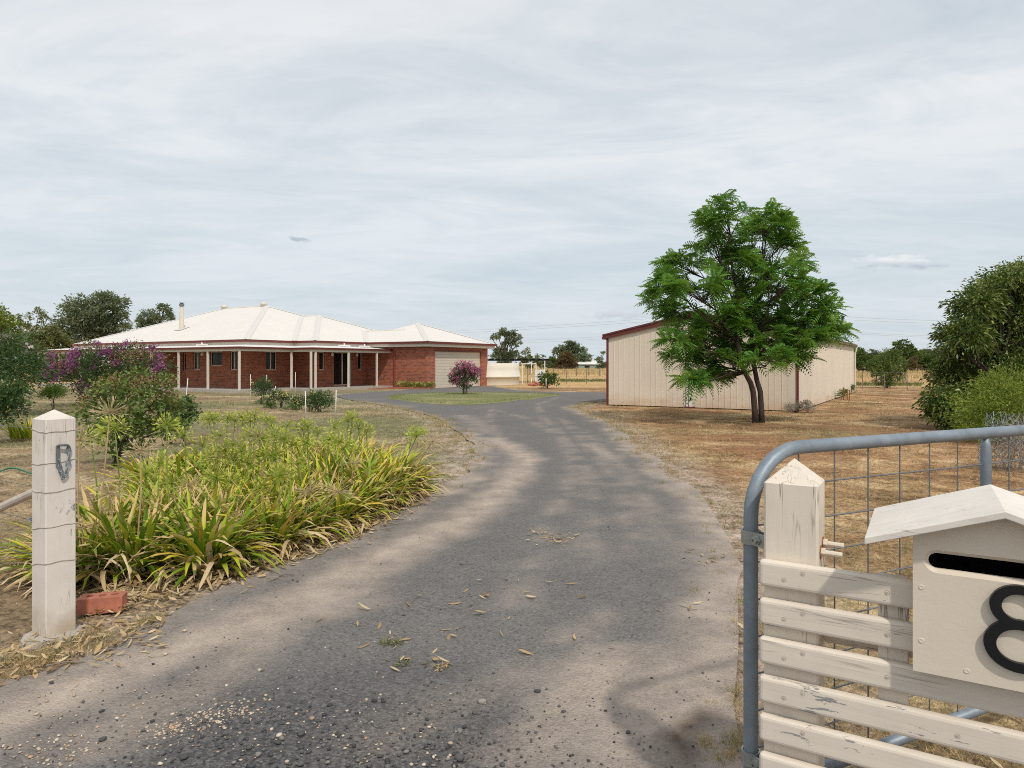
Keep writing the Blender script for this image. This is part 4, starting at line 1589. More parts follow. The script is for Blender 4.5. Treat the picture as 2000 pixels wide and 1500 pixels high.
F_PINK = leafmat("pink_flower", [(0.0, (0.36, 0.06, 0.19)), (0.5, (0.56, 0.15, 0.33)), (1.0, (0.68, 0.30, 0.45))], 0.3, 0.6)
F_WHT = leafmat("pale_pink_flower", [(0.0, (0.62, 0.42, 0.45)), (1.0, (0.80, 0.72, 0.70))], 0.3, 0.6)
F_YEL = leafmat("yellow_flower", [(0.0, (0.72, 0.56, 0.12)), (1.0, (0.85, 0.80, 0.50))], 0.3, 0.6)
L_GREY = leafmat("grey_dry_shrub", [(0.0, (0.24, 0.21, 0.17)), (1.0, (0.42, 0.38, 0.31))], 0.1, 0.8)
L_STRAW = leafmat("straw", [(0.0, (0.22, 0.145, 0.07)), (0.5, (0.43, 0.30, 0.155)), (1.0, (0.60, 0.46, 0.26))], 0.2, 0.8)
L_GRASS = leafmat("lawn_grass", [(0.0, (0.10, 0.13, 0.04)), (0.5, (0.22, 0.24, 0.09)), (1.0, (0.40, 0.34, 0.17))], 0.2, 0.7)


def crown_points(lobes, n, rng, per_clump=26, spread=0.17, inner=0.45):
    """leaf bases and outward directions gathered in clumps over a set of balls (c, r)"""
    w = np.array([r ** 2 for _, r in lobes])
    cnt = np.maximum(1, (n * w / w.sum() / per_clump).astype(int))
    P, D, T = [], [], []
    for (c, r), k in zip(lobes, cnt):
        d = rand_dirs(k, rng)
        d[:, 2] = np.where(d[:, 2] < -0.55, -d[:, 2] * 0.5, d[:, 2])
        rr = r * (inner + (1.04 - inner) * rng.random(k) ** 0.45)
        cc = np.array(c)[None] + d * rr[:, None]
        ct = np.clip(rng.normal(0.45, 0.16, k), 0, 1)
        m = per_clump
        off = rng.normal(size=(k, m, 3)) * (r ** 0.75) * spread
        off[:, :, 2] *= 0.7
        p = cc[:, None, :] + off
        dirs = d[:, None, :] * 0.8 + off / ((r ** 0.75) * spread) * 0.45 + rng.normal(size=(k, m, 3)) * 0.45
        P.append(p.reshape(-1, 3))
        D.append(dirs.reshape(-1, 3))
        T.append((ct[:, None] + rng.normal(0, 0.15, (k, m))).ravel())
    return np.concatenate(P), np.concatenate(D), np.clip(np.concatenate(T), 0, 1)


def foliage(name, lobes, n, L, W, mat, parent, rng, droop=0.15, per_clump=26, spread=0.17, inner=0.45, dry=0.0, zmin=0.02, down=0.0):
    P, D, T = crown_points(lobes, n, rng, per_clump, spread, inner)
    k = P[:, 2] > zmin
    P, D, T = P[k], D[k], T[k]
    D = unit(D)
    D[:, 2] -= down
    n = len(P)
    V, F = leaf_quads(P, D, L * rng.uniform(0.7, 1.25, n), W * rng.uniform(0.75, 1.2, n), rng, droop)
    V[:, 2] = np.maximum(V[:, 2], 0.004)
    dr = (rng.random(n) < dry) * rng.uniform(0.5, 1.0, n)
    return np_mesh(name, V, F, mat, parent, {"tint": np.repeat(T, 4), "dry": np.repeat(dr, 4)})


def wander(a, b, k, amp, rng):
    a, b = np.array(a, float), np.array(b, float)
    out = []
    for i in range(k + 1):
        q = i / k
        p = a * (1 - q) + b * q
        if 0 < i < k:
            p = p + rng.normal(size=3) * amp
        out.append(Vector(p))
    return out


def tree(name, label, cat, base, lobes, n, L, W, mat, trunk_r, rng_seed, bark='bark', group=None, droop=0.15, per_clump=26, spread=0.17,
         inner=0.45, dry=0.0, fork=0.35, trunks=1, trunk_name="trunk", crown_name="crown", sub=0, down=0.0):
    """lobes in world space; the thing sits on the ground under it"""
    rng = np.random.default_rng(rng_seed)
    b = Vector((base[0], base[1], 0))
    t = thing(name, label, cat, b, 0, group)
    lob = [(Vector(c) - b, r) for c, r in lobes]
    lo = [(tuple(c), r) for c, r in lob]
    top = max(c.z for c, r in lob)
    cen = sum((c * r for c, r in lob), Vector()) / sum(r for c, r in lob)
    m = MB()
    for q in range(trunks):
        off = Vector((0, 0, 0)) if trunks == 1 else Vector((rng.normal() * trunk_r * 1.6, rng.normal() * trunk_r * 1.6, 0))
        fk = Vector((cen.x * fork, cen.y * fork, cen.z * fork * 1.3)) + off * 1.5
        pts = wander(off + Vector((0, 0, -0.05)), fk, 4, trunk_r * 0.35, rng)
        m.tube(pts, [trunk_r * (1.15 - 0.4 * i / 4) for i in range(5)], 8)
        for j, (c, r) in enumerate(lob):
            if trunks > 1 and j % trunks != q:
                continue
            e = c + Vector(rng.normal(size=3)) * r * 0.2
            p2 = wander(fk, e, 5, r * 0.12, rng)
            m.tube(p2, [trunk_r * 0.62 * (1 - 0.75 * i / 5) for i in range(6)], 6)
            for s_ in range(sub):
                e2 = c + Vector(rand_dirs(1, rng)[0]) * r * 0.85
                m.tube(wander(p2[2], e2, 3, r * 0.08, rng), [trunk_r * 0.28, trunk_r * 0.2, trunk_r * 0.14, trunk_r * 0.08], 5)
    m.build(trunk_name, M[bark], t, True)
    foliage(crown_name, lo, n, L, W, mat, t, rng, droop, per_clump, spread, inner, dry, down=down)
    return t, lo, rng


def lobes_px(d, lst, jit=0.5, seed=1):
    """photo circles at distance d as real balls"""
    rng = random.Random(seed)
    out = []
    for px, py, r in lst:
        rad = r * d / FOC
        dd = d + rng.uniform(-jit, jit) * rad * 2
        out.append((at(px, py, dd), rad * dd / d))
    return out


# ---- jacaranda in front of the shed
def frond(rng, n, L0):
    """feathery fronds: P base, D direction -> pinna quads"""
    return None


def build_jacaranda():
    rng = np.random.default_rng(5)
    d = 16.8
    base = gp(1481, 825)
    t = thing("jacaranda_tree", "feathery green tree with two dark stems in front of the cream shed", "tree", (base.x, base.y, 0))
    b = np.array([base.x, base.y, 0])
    spec = [(1415, 425, 58), (1495, 435, 62), (1400, 480, 50), (1525, 480, 42), (1330, 508, 46), (1300, 560, 34), (1360, 560, 66), (1450, 540, 80),
            (1530, 555, 62), (1575, 575, 42), (1330, 610, 44), (1410, 625, 62), (1490, 620, 66), (1560, 630, 52), (1600, 625, 34), (1632, 640, 24),
            (1330, 690, 36), (1372, 705, 36), (1352, 732, 22), (1405, 670, 36), (1455, 680, 42), (1500, 700, 42), (1545, 700, 32), (1405, 732, 18), (1572, 672, 36), (1310, 660, 26), (1290, 590, 26), (1345, 655, 40), (1385, 650, 44), (1352, 700, 38), (1440, 650, 44), (1472, 690, 36), (1512, 664, 48), (1560, 695, 28), (1425, 702, 26), (1392, 738, 18), (1320, 540, 34), (1590, 660, 26), (1610, 600, 26), (1345, 740, 16), (1470, 455, 40), (1442, 500, 48), (1455, 600, 50), (1300, 545, 24), (1545, 520, 34), (1640, 655, 16)]
    lob = []
    rr = random.Random(3)
    for px, py, r in spec:
        dx = (px - 1455) / 200.0
        room = max(0.3, 1.9 * math.sqrt(max(0.05, 1 - min(1, dx * dx * 1.1))))
        dd = d + rr.uniform(-1, 1) * room * 0.75
        c = at(px, py, dd)
        lob.append((np.array(c) - b, 0.84 * r * dd / FOC))
    # the two stems and their limbs
    m = MB()
    A0 = np.array(at(1476, 829, d)) - b
    B0 = np.array(at(1488, 829, d + 0.02)) - b
    A0[2] = B0[2] = -0.05
    sa = [Vector(A0)] + [Vector(np.array(at(*q)) - b) for q in ((1474, 800, d), (1471, 765, d), (1466, 748, d), (1455, 728, d - 0.05), (1446, 705, d - 0.1), (1440, 668, d - 0.1), (1443, 620, d), (1436, 560, d), (1425, 480, d))]
    m.tube(sa, [0.088, 0.072, 0.067, 0.062, 0.055, 0.052, 0.044, 0.034, 0.024, 0.012], 10)
    sb = [Vector(B0)] + [Vector(np.array(at(*q)) - b) for q in ((1487, 800, d), (1485, 765, d + 0.03), (1478, 742, d + 0.03), (1470, 700, d + 0.05), (1468, 650, d + 0.1), (1478, 590, d + 0.1), (1490, 520, d), (1497, 455, d))]
    m.tube(sb, [0.078, 0.068, 0.063, 0.058, 0.050, 0.044, 0.033, 0.023, 0.012], 10)
    tips, tdir, tl = [], [], []
    for c, r in lob:
        stem = sa if c[0] < 0.0 - 0.15 else sb
        lim = [p for p in stem[4:] if p.z < c[2] - 0.15] or [stem[4]]
        s0 = lim[-1] if len(lim) < 3 else lim[-2]
        p2 = wander(s0, c, 5, 0.06, rng)
        m.tube(p2, [0.026, 0.022, 0.018, 0.015, 0.011, 0.006], 6)
        k = max(5, int(17 * (r / 0.62) ** 2))
        dv = rand_dirs(k, rng)
        dv[:, 2] = np.abs(dv[:, 2]) * 0.9 - 0.45
        dv = unit(dv)
        rad = r * (0.30 + 0.62 * rng.random(k) ** 0.5)
        for j in range(k):
            e = c + dv[j] * rad[j]
            m.tube([p2[3] if j % 2 else p2[4], Vector((np.array(p2[4]) + e) / 2) + Vector((0, 0, 0.03)), Vector(e)], [0.010, 0.008, 0.005], 4, False)
            tips.append(e)
            tdir.append(unit((dv[j] + np.array([0, 0, 0.35]))[None])[0])
            tl.append(np.clip(rng.normal(0.45, 0.24), 0, 1))
    m.build("trunk", M['bark_dark'], t, True)
    tips, tdir, tl = np.array(tips), np.array(tdir), np.array(tl)
    # a whorl of fronds at every tip
    K = 12
    n = len(tips) * K
    P = np.repeat(tips, K, 0)
    A = np.repeat(tdir, K, 0)
    D = unit(A * 0.5 + rand_dirs(n, rng) * 0.95)
    D[:, 2] = D[:, 2] * 0.7 + 0.16
    D = unit(D)
    T = np.repeat(tl, K) + rng.normal(0, 0.1, n)
    L = rng.uniform(0.28, 0.48, n)
    S = unit(np.cross(D, np.array([0, 0, 1.0]) + rng.normal(size=(n, 3)) * 0.25))
    N = np.cross(S, D)
    J = 8
    quads, tint = [], []
    for j in range(J):
        q = (j + 0.7) / J
        ctr = P + D * (L * q)[:, None] - np.array([0, 0, 1.0]) * (L * 0.36 * q * q)[:, None]
        pl = L * 0.36 * math.sin(math.pi * min(1, 0.22 + 0.72 * q)) * rng.uniform(0.85, 1.1, n)
        wd = L * 0.10
        for sg in (-1, 1):
            pd = unit(S * sg + D * 0.55 - N * 0.10)
            tip = ctr + pd * pl[:, None]
            tip[:, 2] -= pl * 0.20
            mid = ctr + pd * (pl * 0.5)[:, None]
            quads.append(np.stack([ctr, mid + D * wd[:, None] * 0.5, tip, mid - D * wd[:, None] * 0.5], 1))
            tint.append(T + 0.10 * q)
    V = np.concatenate(quads, 0).reshape(-1, 3)
    F = np.arange(len(V)).reshape(-1, 4)
    tt = np.repeat(np.clip(np.concatenate(tint), 0, 1), 4)
    np_mesh("crown", V, F, L_JAC, t, {"tint": tt, "dry": np.zeros(len(V))})


build_jacaranda()


# ---- strap leaved bed
def strap_leaves(rng, n, L, W, elev, bend, base_r, kseg=6, wav=0.0):
    az = rng.uniform(0, 2 * math.pi, n)
    br = base_r * np.sqrt(rng.random(n))
    ba = az + rng.normal(0, 0.7, n)
    P = np.stack([br * np.cos(ba), br * np.sin(ba), np.zeros(n)], 1)
    L = rng.uniform(L[0], L[1], n)
    W = rng.uniform(W[0], W[1], n)
    e0 = np.radians(rng.uniform(elev[0], elev[1], n))
    B = np.radians(rng.uniform(bend[0], bend[1], n))
    tw = rng.normal(0, 0.35, n)
    rows = []
    p = P.copy()
    side0 = np.stack([-np.sin(az), np.cos(az), np.zeros(n)], 1)
    wp = [0.75, 1.0, 1.0, 0.95, 0.85, 0.6, 0.08] if kseg == 6 else list(np.linspace(0.9, 0.1, kseg + 1))
    azj = az.copy()
    for k in range(kseg + 1):
        q = k / kseg
        e = e0 - B * q ** 1.4
        d = np.stack([np.cos(e) * np.cos(azj), np.cos(e) * np.sin(azj), np.sin(e)], 1)
        up = np.cross(side0, d) * -1
        side = side0 * np.cos(tw * q)[:, None] + up * np.sin(tw * q)[:, None]
        w = W * wp[k] * 0.5
        fold = np.cross(d, side)
        rows.append(np.stack([p - side * w[:, None], p + fold * (w * 0.35)[:, None] * -1, p + side * w[:, None]], 1))
        p = p + d * (L / kseg)[:, None]
        if wav:
            azj = azj + rng.normal(0, wav, n)
    V = np.stack(rows, 1)                       # n, k+1, 3, 3
    V[..., 2] = np.maximum(V[..., 2], 0.006)
    nr = (kseg + 1) * 3
    F = []
    for k in range(kseg):
        for s in range(2):
            a = k * 3 + s
            F.append([a, a + 1, a + 4, a + 3])
    F = (np.array(F)[None] + (np.arange(n) * nr)[:, None, None]).reshape(-1, 4)
    along = np.repeat(np.linspace(0, 1, kseg + 1), 3)
    return V.reshape(-1, 3), F, along, nr


def build_bed():
    rng = np.random.default_rng(21)
    # a handful of different clumps, reused turned and scaled
    variants = []
    for i in range(7):
        n = 150
        V, F, al, nr = strap_leaves(rng, n, (0.28, 0.54), (0.021, 0.036), (26, 84), (25, 110), 0.12)
        tint = np.clip(rng.normal(0.47 + 0.05 * (i % 3), 0.23, n), 0, 1)
        tv_ = np.clip(np.repeat(tint, nr) + 0.16 * np.tile(al, n) - 0.06, 0, 1)
        thr = np.where(rng.random(n) < 0.66, rng.uniform(0.5, 0.95, n), 2.0)
        dry = np.clip((np.tile(al, n) - np.repeat(thr, nr)) * 9, 0, 1)
        o = np_mesh("leaves", V, F, L_AGA, None, {"tint": tv_, "dry": dry}, True)
        V2, F2, al2, nr2 = strap_leaves(rng, 110, (0.22, 0.52), (0.018, 0.036), (0, 72), (70, 170), 0.17, 6, 0.35)
        t2 = np.repeat(np.clip(rng.normal(0.60, 0.25, 110), 0, 1), nr2)
        o2 = np_mesh("dead_leaves", V2, F2, L_DEAD, None, {"tint": t2, "dry": np.zeros(len(t2))}, True)
        variants.append((o, o2))
    spots = []
    rr = random.Random(4)
    tries = 0
    while tries < 9000 and len(spots) < 125:
        tries += 1
        x, y = rr.uniform(-4.2, -0.9), rr.uniform(4.3, 9.2)
        if not bool(in_poly(np.array([x]), np.array([y]), BED)[0]):
            continue
        if (x + 2.455) ** 2 + (y - 3.66) ** 2 < 0.45 ** 2:
            continue
        if math.hypot(x + 5.3 + 0, y - 9.0) < 1.2:
            continue
        if all((x - a) ** 2 + (y - b) ** 2 > 0.27 ** 2 for a, b in spots):
            spots.append((x, y))
    front = BED[0:8]
    clumps = []
    for i, (x, y) in enumerate(spots):
        d, _, _ = seg_dist(np.array([x]), np.array([y]), front)
        is_front = d[0] < 0.42
        left = x < -2.9 and y < 5.6
        if left:
            lab, gr = "strap-leaved clump with yellowing blades behind the white gate post", "clumps behind the gate post"
        elif is_front:
            lab, gr = "strap-leaved clump with brown dead leaves trailing onto the edge of the driveway", "clumps along the driveway edge"
        elif y > 7.4:
            lab, gr = "yellow-green strap-leaved clump at the far end of the bed against the lawn", "clumps at the lawn side of the bed"
        else:
            lab, gr = "dense green strap-leaved clump in the middle of the bed", "clumps in the middle of the bed"
        t = thing("strap_leaf_plant", lab, "plant", (x, y, 0.0), rr.uniform(0, 6.28), gr)
        s = rr.uniform(0.94, 1.16) * (1.10 if y > 7.0 else 1.0)
        t.scale = (s, s, s * rr.uniform(0.92, 1.1))
        a, b = variants[i % len(variants)]
        for src in (a, b):
            if src is b and not (is_front or i % 2 == 0):
                continue
            if src.parent is None and not src.get('used'):
                c = src
                src['used'] = 1
                c.parent = t
            else:
                c = src.copy()
                link(c, t)
        clumps.append(t)
    for a, b in variants:
        for q in (a, b):
            if 'used' in q.keys():
                pass
            elif q.parent is None:
                q.parent = clumps[0]
    for o in list(COL.objects):
        if 'used' in o.keys():
            del o['used']

    # umbels on stalks, each belonging to the nearest clump
    heads = {}

    def head_mesh(kind, i):
        key = (kind, i)
        if key in heads:
            return heads[key]
        rng2 = np.random.default_rng(100 + i + 50 * (kind == 'dry'))
        n = 70 if kind != 'dry' else 60
        D = rand_dirs(n, rng2)
        D[:, 2] = D[:, 2] * 0.75 + 0.28
        D = unit(D)
        R = 0.074 * rng2.uniform(0.8, 1.15, n)
        S = unit(np.cross(D, rand_dirs(n, rng2)))
        w = 0.0024
        P = np.zeros((n, 3))
        e = D * R[:, None]
        e[:, 2] -= R * 0.10
        # pedicel
        q1 = np.stack([P - S * w * 0.6, P + S * w * 0.6, e + S * w * 0.6, e - S * w * 0.6], 1)
        # pod at its end
        wd = 0.0075 if kind != 'dry' else 0.003
        tip = e + D * 0.030
        m_ = e + D * 0.011
        q2 = np.stack([e, m_ + S * wd, tip, m_ - S * wd], 1)
        V = np.concatenate([q1, q2]).reshape(-1, 3)
        F = np.arange(len(V)).reshape(-1, 4)
        tt = np.repeat(np.concatenate([rng2.uniform(0, 0.5, n), rng2.uniform(0.3, 1, n)]), 4)
        o = np_mesh("seed_head", V, F, L_TAN if kind == 'dry' else L_HEAD, None, {"tint": tt, "dry": np.zeros(len(tt))})
        heads[key] = o.data
        bpy.data.objects.remove(o)
        return heads[key]

    G = [(325, 830), (407, 819), (415, 819), (445, 817), (459, 822), (472, 815), (489, 823), (497, 811), (519, 820), (531, 831), (560, 832), (591, 837),
         (601, 834), (621, 847), (652, 835), (680, 823), (688, 817), (700, 835), (715, 841), (807, 847), (814, 852), (492, 852), (455, 867), (414, 894),
         (471, 882), (456, 900), (642, 858), (600, 865), (555, 858), (537, 850), (510, 858), (430, 850), (582, 906), (507, 954), (450, 942), (423, 933),
         (336, 945), (224, 836), (178, 855), (312, 905), (285, 925), (570, 870), (485, 905), (440, 880), (530, 890), (395, 870), (360, 850), (665, 862), (20, 1080), (545, 930)]
    Dr = [(215, 805), (155, 860), (275, 880), (215, 965), (160, 1030), (435, 892), (369, 948), (606, 960), (660, 960), (477, 1017), (486, 981), (844, 862), (505, 850), (690, 905)]
    k = 0
    for kind, lst in (('green', G), ('dry', Dr)):
        for (px, py) in lst:
            if kind == 'dry' and px < 300:
                d = 4.75 if py < 900 else 4.55
            elif py < 850:
                d = 7.6 if px < 750 else 8.2
            elif py < 912:
                d = 6.4 if px > 330 else 5.6
            elif py < 1000:
                d = 5.5 if px > 300 else 5.2
            else:
                d = 5.0
            if (px, py) in ((325, 830), (224, 836), (178, 855)):
                d = 5.1
            p = at(px, py, d)
            near = min(clumps, key=lambda c: (c.location.x - p.x) ** 2 + (c.location.y - p.y) ** 2 * 0.6)
            inv = (Matrix.Translation(near.location) @ near.rotation_euler.to_matrix().to_4x4() @ Matrix.Diagonal((*near.scale, 1))).inverted()
            foot = Vector((near.location.x * 0.6 + p.x * 0.4, near.location.y * 0.6 + p.y * 0.4, 0.02))
            midp = foot.lerp(p, 0.55) + Vector((rr.uniform(-.02, .02), rr.uniform(-.02, .02), 0.03))
            m = MB().tube([inv @ foot, inv @ midp, inv @ p], [0.006, 0.0048, 0.0038], 6)
            st = m.build("flower_stalk", M['stalk_dry'] if kind == 'dry' else M['stalk'], near)
            ho = bpy.data.objects.new("seed_head", head_mesh(kind, k % 4))
            ho.location = inv @ p
            s = rr.uniform(0.85, 1.2) * (1.12 if kind == 'dry' else 1.05) / near.scale.x
            ho.scale = (s, s, s)
            ho.rotation_euler = (rr.uniform(-.3, .3), rr.uniform(-.3, .3), rr.uniform(0, 6))
            link(ho, st)
            k += 1


M['stalk'] = plain("green_stalk", (0.20, 0.27, 0.06), 0.5, 0.1)
M['stalk_dry'] = plain("dry_stalk", (0.42, 0.30, 0.16), 0.7, 0.15)
build_bed()


def blossom(name, lobes, k, per, r, size, mat, parent, rng, up=0.3, zmin=None, pts=None):
    """flower heads: small gathered balls of petals near the crown surface"""
    w = np.array([q ** 2 for _, q in lobes])
    idx = rng.choice(len(lobes), k, p=w / w.sum())
    C = np.array([lobes[i][0] for i in idx])
    Rr = np.array([lobes[i][1] for i in idx])
    d = rand_dirs(k, rng)
    d[:, 1] = -np.abs(d[:, 1]) * 0.8 + 0.15
    d[:, 2] = d[:, 2] * 0.7 + up
    d = unit(d)
    c = C + d * (Rr * rng.uniform(0.92, 1.12, k))[:, None]
    if pts is not None:
        c = np.concatenate([c, pts])
        d = np.concatenate([d, np.tile([[0, -0.5, 0.8]], (len(pts), 1))])
        k = len(c)
    P = c[:, None, :] + rng.normal(size=(k, per, 3)) * r * np.array([1, 1, 1.15])
    D = d[:, None, :] + rng.normal(size=(k, per, 3)) * 0.9
    P, D = P.reshape(-1, 3), D.reshape(-1, 3)
    n = len(P)
    V, F = leaf_quads(P, D, size * rng.uniform(.7, 1.3, n), size * 0.9 * rng.uniform(.7, 1.2, n), rng)
    T = np.clip(np.repeat(rng.normal(0.5, 0.2, k), per) + rng.normal(0, 0.18, n), 0, 1)
    T4 = np.repeat(T, 4)
    if name in ('flower', 'flower_head', 'bud'):        # each head is a part of its own
        m = per * 4
        f = np.arange(m).reshape(-1, 4)
        for i in range(k):
            np_mesh(name, V[i * m:(i + 1) * m], f, mat, parent, {"tint": T4[i * m:(i + 1) * m], "dry": np.zeros(m)})
        return None
    return np_mesh(name, V, F, mat, parent, {"tint": T4, "dry": np.zeros(4 * n)})


def rel(lst, d, seed, jit=0.4):
    return lobes_px(d, lst, jit, seed)


L_BUSH = leafmat('bush_leaf', [(0.0, (0.06, 0.105, 0.025)), (0.5, (0.135, 0.20, 0.05)), (0.8, (0.25, 0.29, 0.09)), (1.0, (0.40, 0.26, 0.13))], 0.25, 0.5)
# ---- garden in front of the house, left side of the photograph
# big purple crepe myrtle
d = 23.5
lob = rel([(135, 745, 38), (185, 715, 40), (235, 725, 48), (285, 725, 42), (210, 755, 45), (160, 725, 34), (255, 700, 28), (125, 715, 28), (300, 745, 34), (240, 765, 34), (172, 672, 10), (170, 690, 14), (265, 685, 16), (105, 720, 20), (190, 785, 28)], d, 4)
t, lo, rng = tree("crepe_myrtle", "broad crepe myrtle covered in purple flower heads in front of the verandah", "shrub", (at(205, 700, d).x, d), lob, 11000, 0.085, 0.045,
                  L_ROSE, 0.05, 31, 'bark', None, 0.1, 22, 0.20, 0.3, trunks=4, trunk_name="stem", crown_name="foliage")
top = [(c, r) for c, r in lo if c[2] > 0.75]
blossom("seed_pods", top, 70, 30, 0.085, 0.05, L_BRN, t, rng, 0.65)
blossom("flower_head", top, 58, 80, 0.068, 0.065, F_PUR, t, rng, 0.35)

# rust and green myrtle bush close behind the plant bed
d = 9.6
lob = rel([(200, 800, 42), (245, 770, 40), (295, 780, 44), (330, 800, 38), (240, 830, 46), (300, 840, 46), (200, 850, 30), (345, 835, 30), (215, 760, 28), (275, 745, 26), (320, 745, 20), (240, 880, 30), (175, 815, 24)], d, 9, 0.5)
lob = [(c, r * 0.80) for c, r in lob]
t, lo, rng = tree("crepe_myrtle", "loose bush with reddish seed pods and green leaves behind the strappy plants", "shrub", (gp(228, 912).x, gp(228, 912).y), lob, 3300, 0.072, 0.042,
                  L_BUSH, 0.013, 33, 'bark_dark', None, 0.1, 9, 0.26, 0.1, trunks=5, trunk_name="stem", crown_name="foliage", sub=5)
top = [(c, r) for c, r in lo if c[2] > 0.70]
blossom("seed_pods", top, 95, 22, 0.04, 0.022, L_BRN, t, rng, 0.55)
# darker bush at its right foot
d = 12.0
tree("rose_bush", "small dark green bush to the right of the seed pod bush", "shrub", (at(360, 800, d).x, d), rel([(355, 800, 22), (370, 815, 18), (345, 825, 22), (365, 790, 14)], d, 3), 1300, 0.055, 0.035,
     L_ROSE, 0.012, 34, 'bark_dark', None, 0.1, 16, 0.2, 0.2, trunks=3, trunk_name="stem", crown_name="foliage")

# oleander at the left edge
d = 19.0
lob = rel([(-30, 700, 50), (10, 690, 44), (45, 705, 34), (20, 730, 48), (58, 735, 26), (-20, 745, 55), (60, 700, 16)], d, 6)
t, lo, rng = tree("oleander", "tall oleander with pale pink flowers at the left end of the verandah", "shrub", (at(10, 700, d).x, d), lob, 7500, 0.16, 0.030,
                  L_ROSE, 0.035, 41, 'bark', None, 0.15, 14, 0.22, 0.3, trunks=5, trunk_name="stem", crown_name="foliage")
blossom("flower_head", [(c, r) for c, r in lo if c[2] > 1.55], 20, 16, 0.06, 0.11, F_WHT, t, rng, 0.9)
# rose bush in the left corner
d = 12.5
lob = rel([(5, 770, 34), (-30, 770, 40), (25, 785, 26), (10, 800, 34), (-20, 805, 40), (30, 760, 18)], d, 8)
t, lo, rng = tree("rose_bush", "dark rose bush with small cream tips at the left edge of the lawn", "shrub", (at(-5, 770, d).x, d), lob, 3600, 0.06, 0.04,
                  L_ROSE, 0.02, 42, 'bark_dark', None, 0.1, 16, 0.2, 0.3, trunks=4, trunk_name="stem", crown_name="foliage")
blossom("bud", lo, 36, 6, 0.03, 0.03, F_YEL, t, rng, 0.5)
# flax-like plant by the post
rng = np.random.default_rng(55)
p = at(58, 800, 13.2)
t = thing("iris_plant", "yellow-green spiky leaved plant on the lawn behind the wire strainer", "plant", (p.x, p.y, 0))
V, F, al, nr = strap_leaves(rng, 130, (0.30, 0.52), (0.018, 0.03), (45, 86), (10, 55), 0.30)
tt = np.clip(np.repeat(rng.normal(0.6, 0.22, 130), nr), 0, 1)
np_mesh("leaves", V, F, L_AGA, t, {"tint": tt, "dry": np.clip((np.tile(al, 130) - 0.75) * 3, 0, 1)}, True)
rng = np.random.default_rng(56)
p = at(112, 800, 14.5)
t = thing("iris_plant", "sparse spiky plant nearer to the purple crepe myrtle", "plant", (p.x, p.y, 0))
V, F, al, nr = strap_leaves(rng, 60, (0.25, 0.45), (0.016, 0.028), (40, 86), (10, 60), 0.26)
tt = np.clip(np.repeat(rng.normal(0.5, 0.2, 60), nr), 0, 1)
np_mesh("leaves", V, F, L_AGA, t, {"tint": tt, "dry": np.clip((np.tile(al, 60) - 0.7) * 3, 0, 1)}, True)
# round bright shrub on the lawn
d = 21.0
tree("box_shrub", "low bright green rounded shrub left of the purple crepe myrtle", "shrub", (at(103, 780, d).x, d), rel([(97, 771, 14), (112, 769, 14), (105, 765, 12), (88, 775, 10)], d, 3, 0.2), 2600, 0.055, 0.02,
     leafmat("bright_shrub_leaf", [(0, (0.06, 0.115, 0.018)), (1, (0.16, 0.235, 0.045))], 0.2), 0.015, 44, 'bark', None, 0.0, 20, 0.12, 0.5, trunks=3, trunk_name="stem", crown_name="foliage")

# ---- rose bed on the front lawn
def rose(px0, d, circles, lab, seed, n, fl=0, mat=L_ROSE, leaf=0.05):
    t, lo, rng = tree("rose_bush", lab, "shrub", (at(px0, 700, d).x, d), rel(circles, d, seed, 0.3), n, leaf, leaf * 0.62, mat, 0.014, seed, 'bark_dark', None, 0.1, 14, 0.17, 0.2,
                      trunks=4, trunk_name="stem", crown_name="foliage", sub=1)
    if fl:
        blossom("flower", lo, fl, 14, 0.035, 0.05, F_YEL, t, rng, 0.4)
    return t


rose(511, 24.5, [(503, 758, 13), (515, 752, 13), (523, 762, 12), (508, 768, 13), (514, 744, 7), (526, 752, 7)], "upright rose bush between two thin stakes at the back of the lawn bed", 61, 1900, 3)
rose(624, 20.6, [(606, 782, 14), (620, 776, 15), (635, 778, 14), (640, 788, 12), (622, 790, 16), (612, 795, 10)], "rounded dark rose bush between the two front white stakes", 62, 2400, 2)
rose(548, 22.6, [(536, 778, 10), (548, 774, 11), (560, 776, 9), (552, 782, 9), (542, 768, 8)], "yellow flowered rose bush in the middle of the lawn bed", 63, 1200, 15)
rose(585, 21.6, [(572, 783, 9), (585, 781, 11), (596, 785, 9), (580, 789, 10)], "small rose bush with two yellow blooms beside the rounded one", 64, 1000, 5)
lowm = leafmat("low_green_leaf", [(0, (0.030, 0.075, 0.012)), (1, (0.115, 0.19, 0.04))], 0.15)
for px, py, dd, cs, lab in ((515, 785, 22.6, [(505, 786, 7), (517, 784, 8), (528, 782, 8)], "low clipped green edging plant at the back of the lawn bed"),
                            (530, 792, 22.0, [(524, 793, 6), (533, 792, 6)], "low tuft of green edging plant in the middle of the lawn bed"),
                            (570, 798, 20.8, [(555, 800, 7), (568, 797, 8), (582, 797, 8), (574, 801, 7)], "low spreading edging plant at the front of the lawn bed")):
    tree("edging_plant", lab, "plant", (at(px, py, dd).x, dd), rel(cs, dd, 5, 0.2), 1300, 0.03, 0.014, lowm, 0.008, 70 + px, 'bark', None, 0.0, 16, 0.12, 0.4, trunks=2, trunk_name="stem", crown_name="foliage")
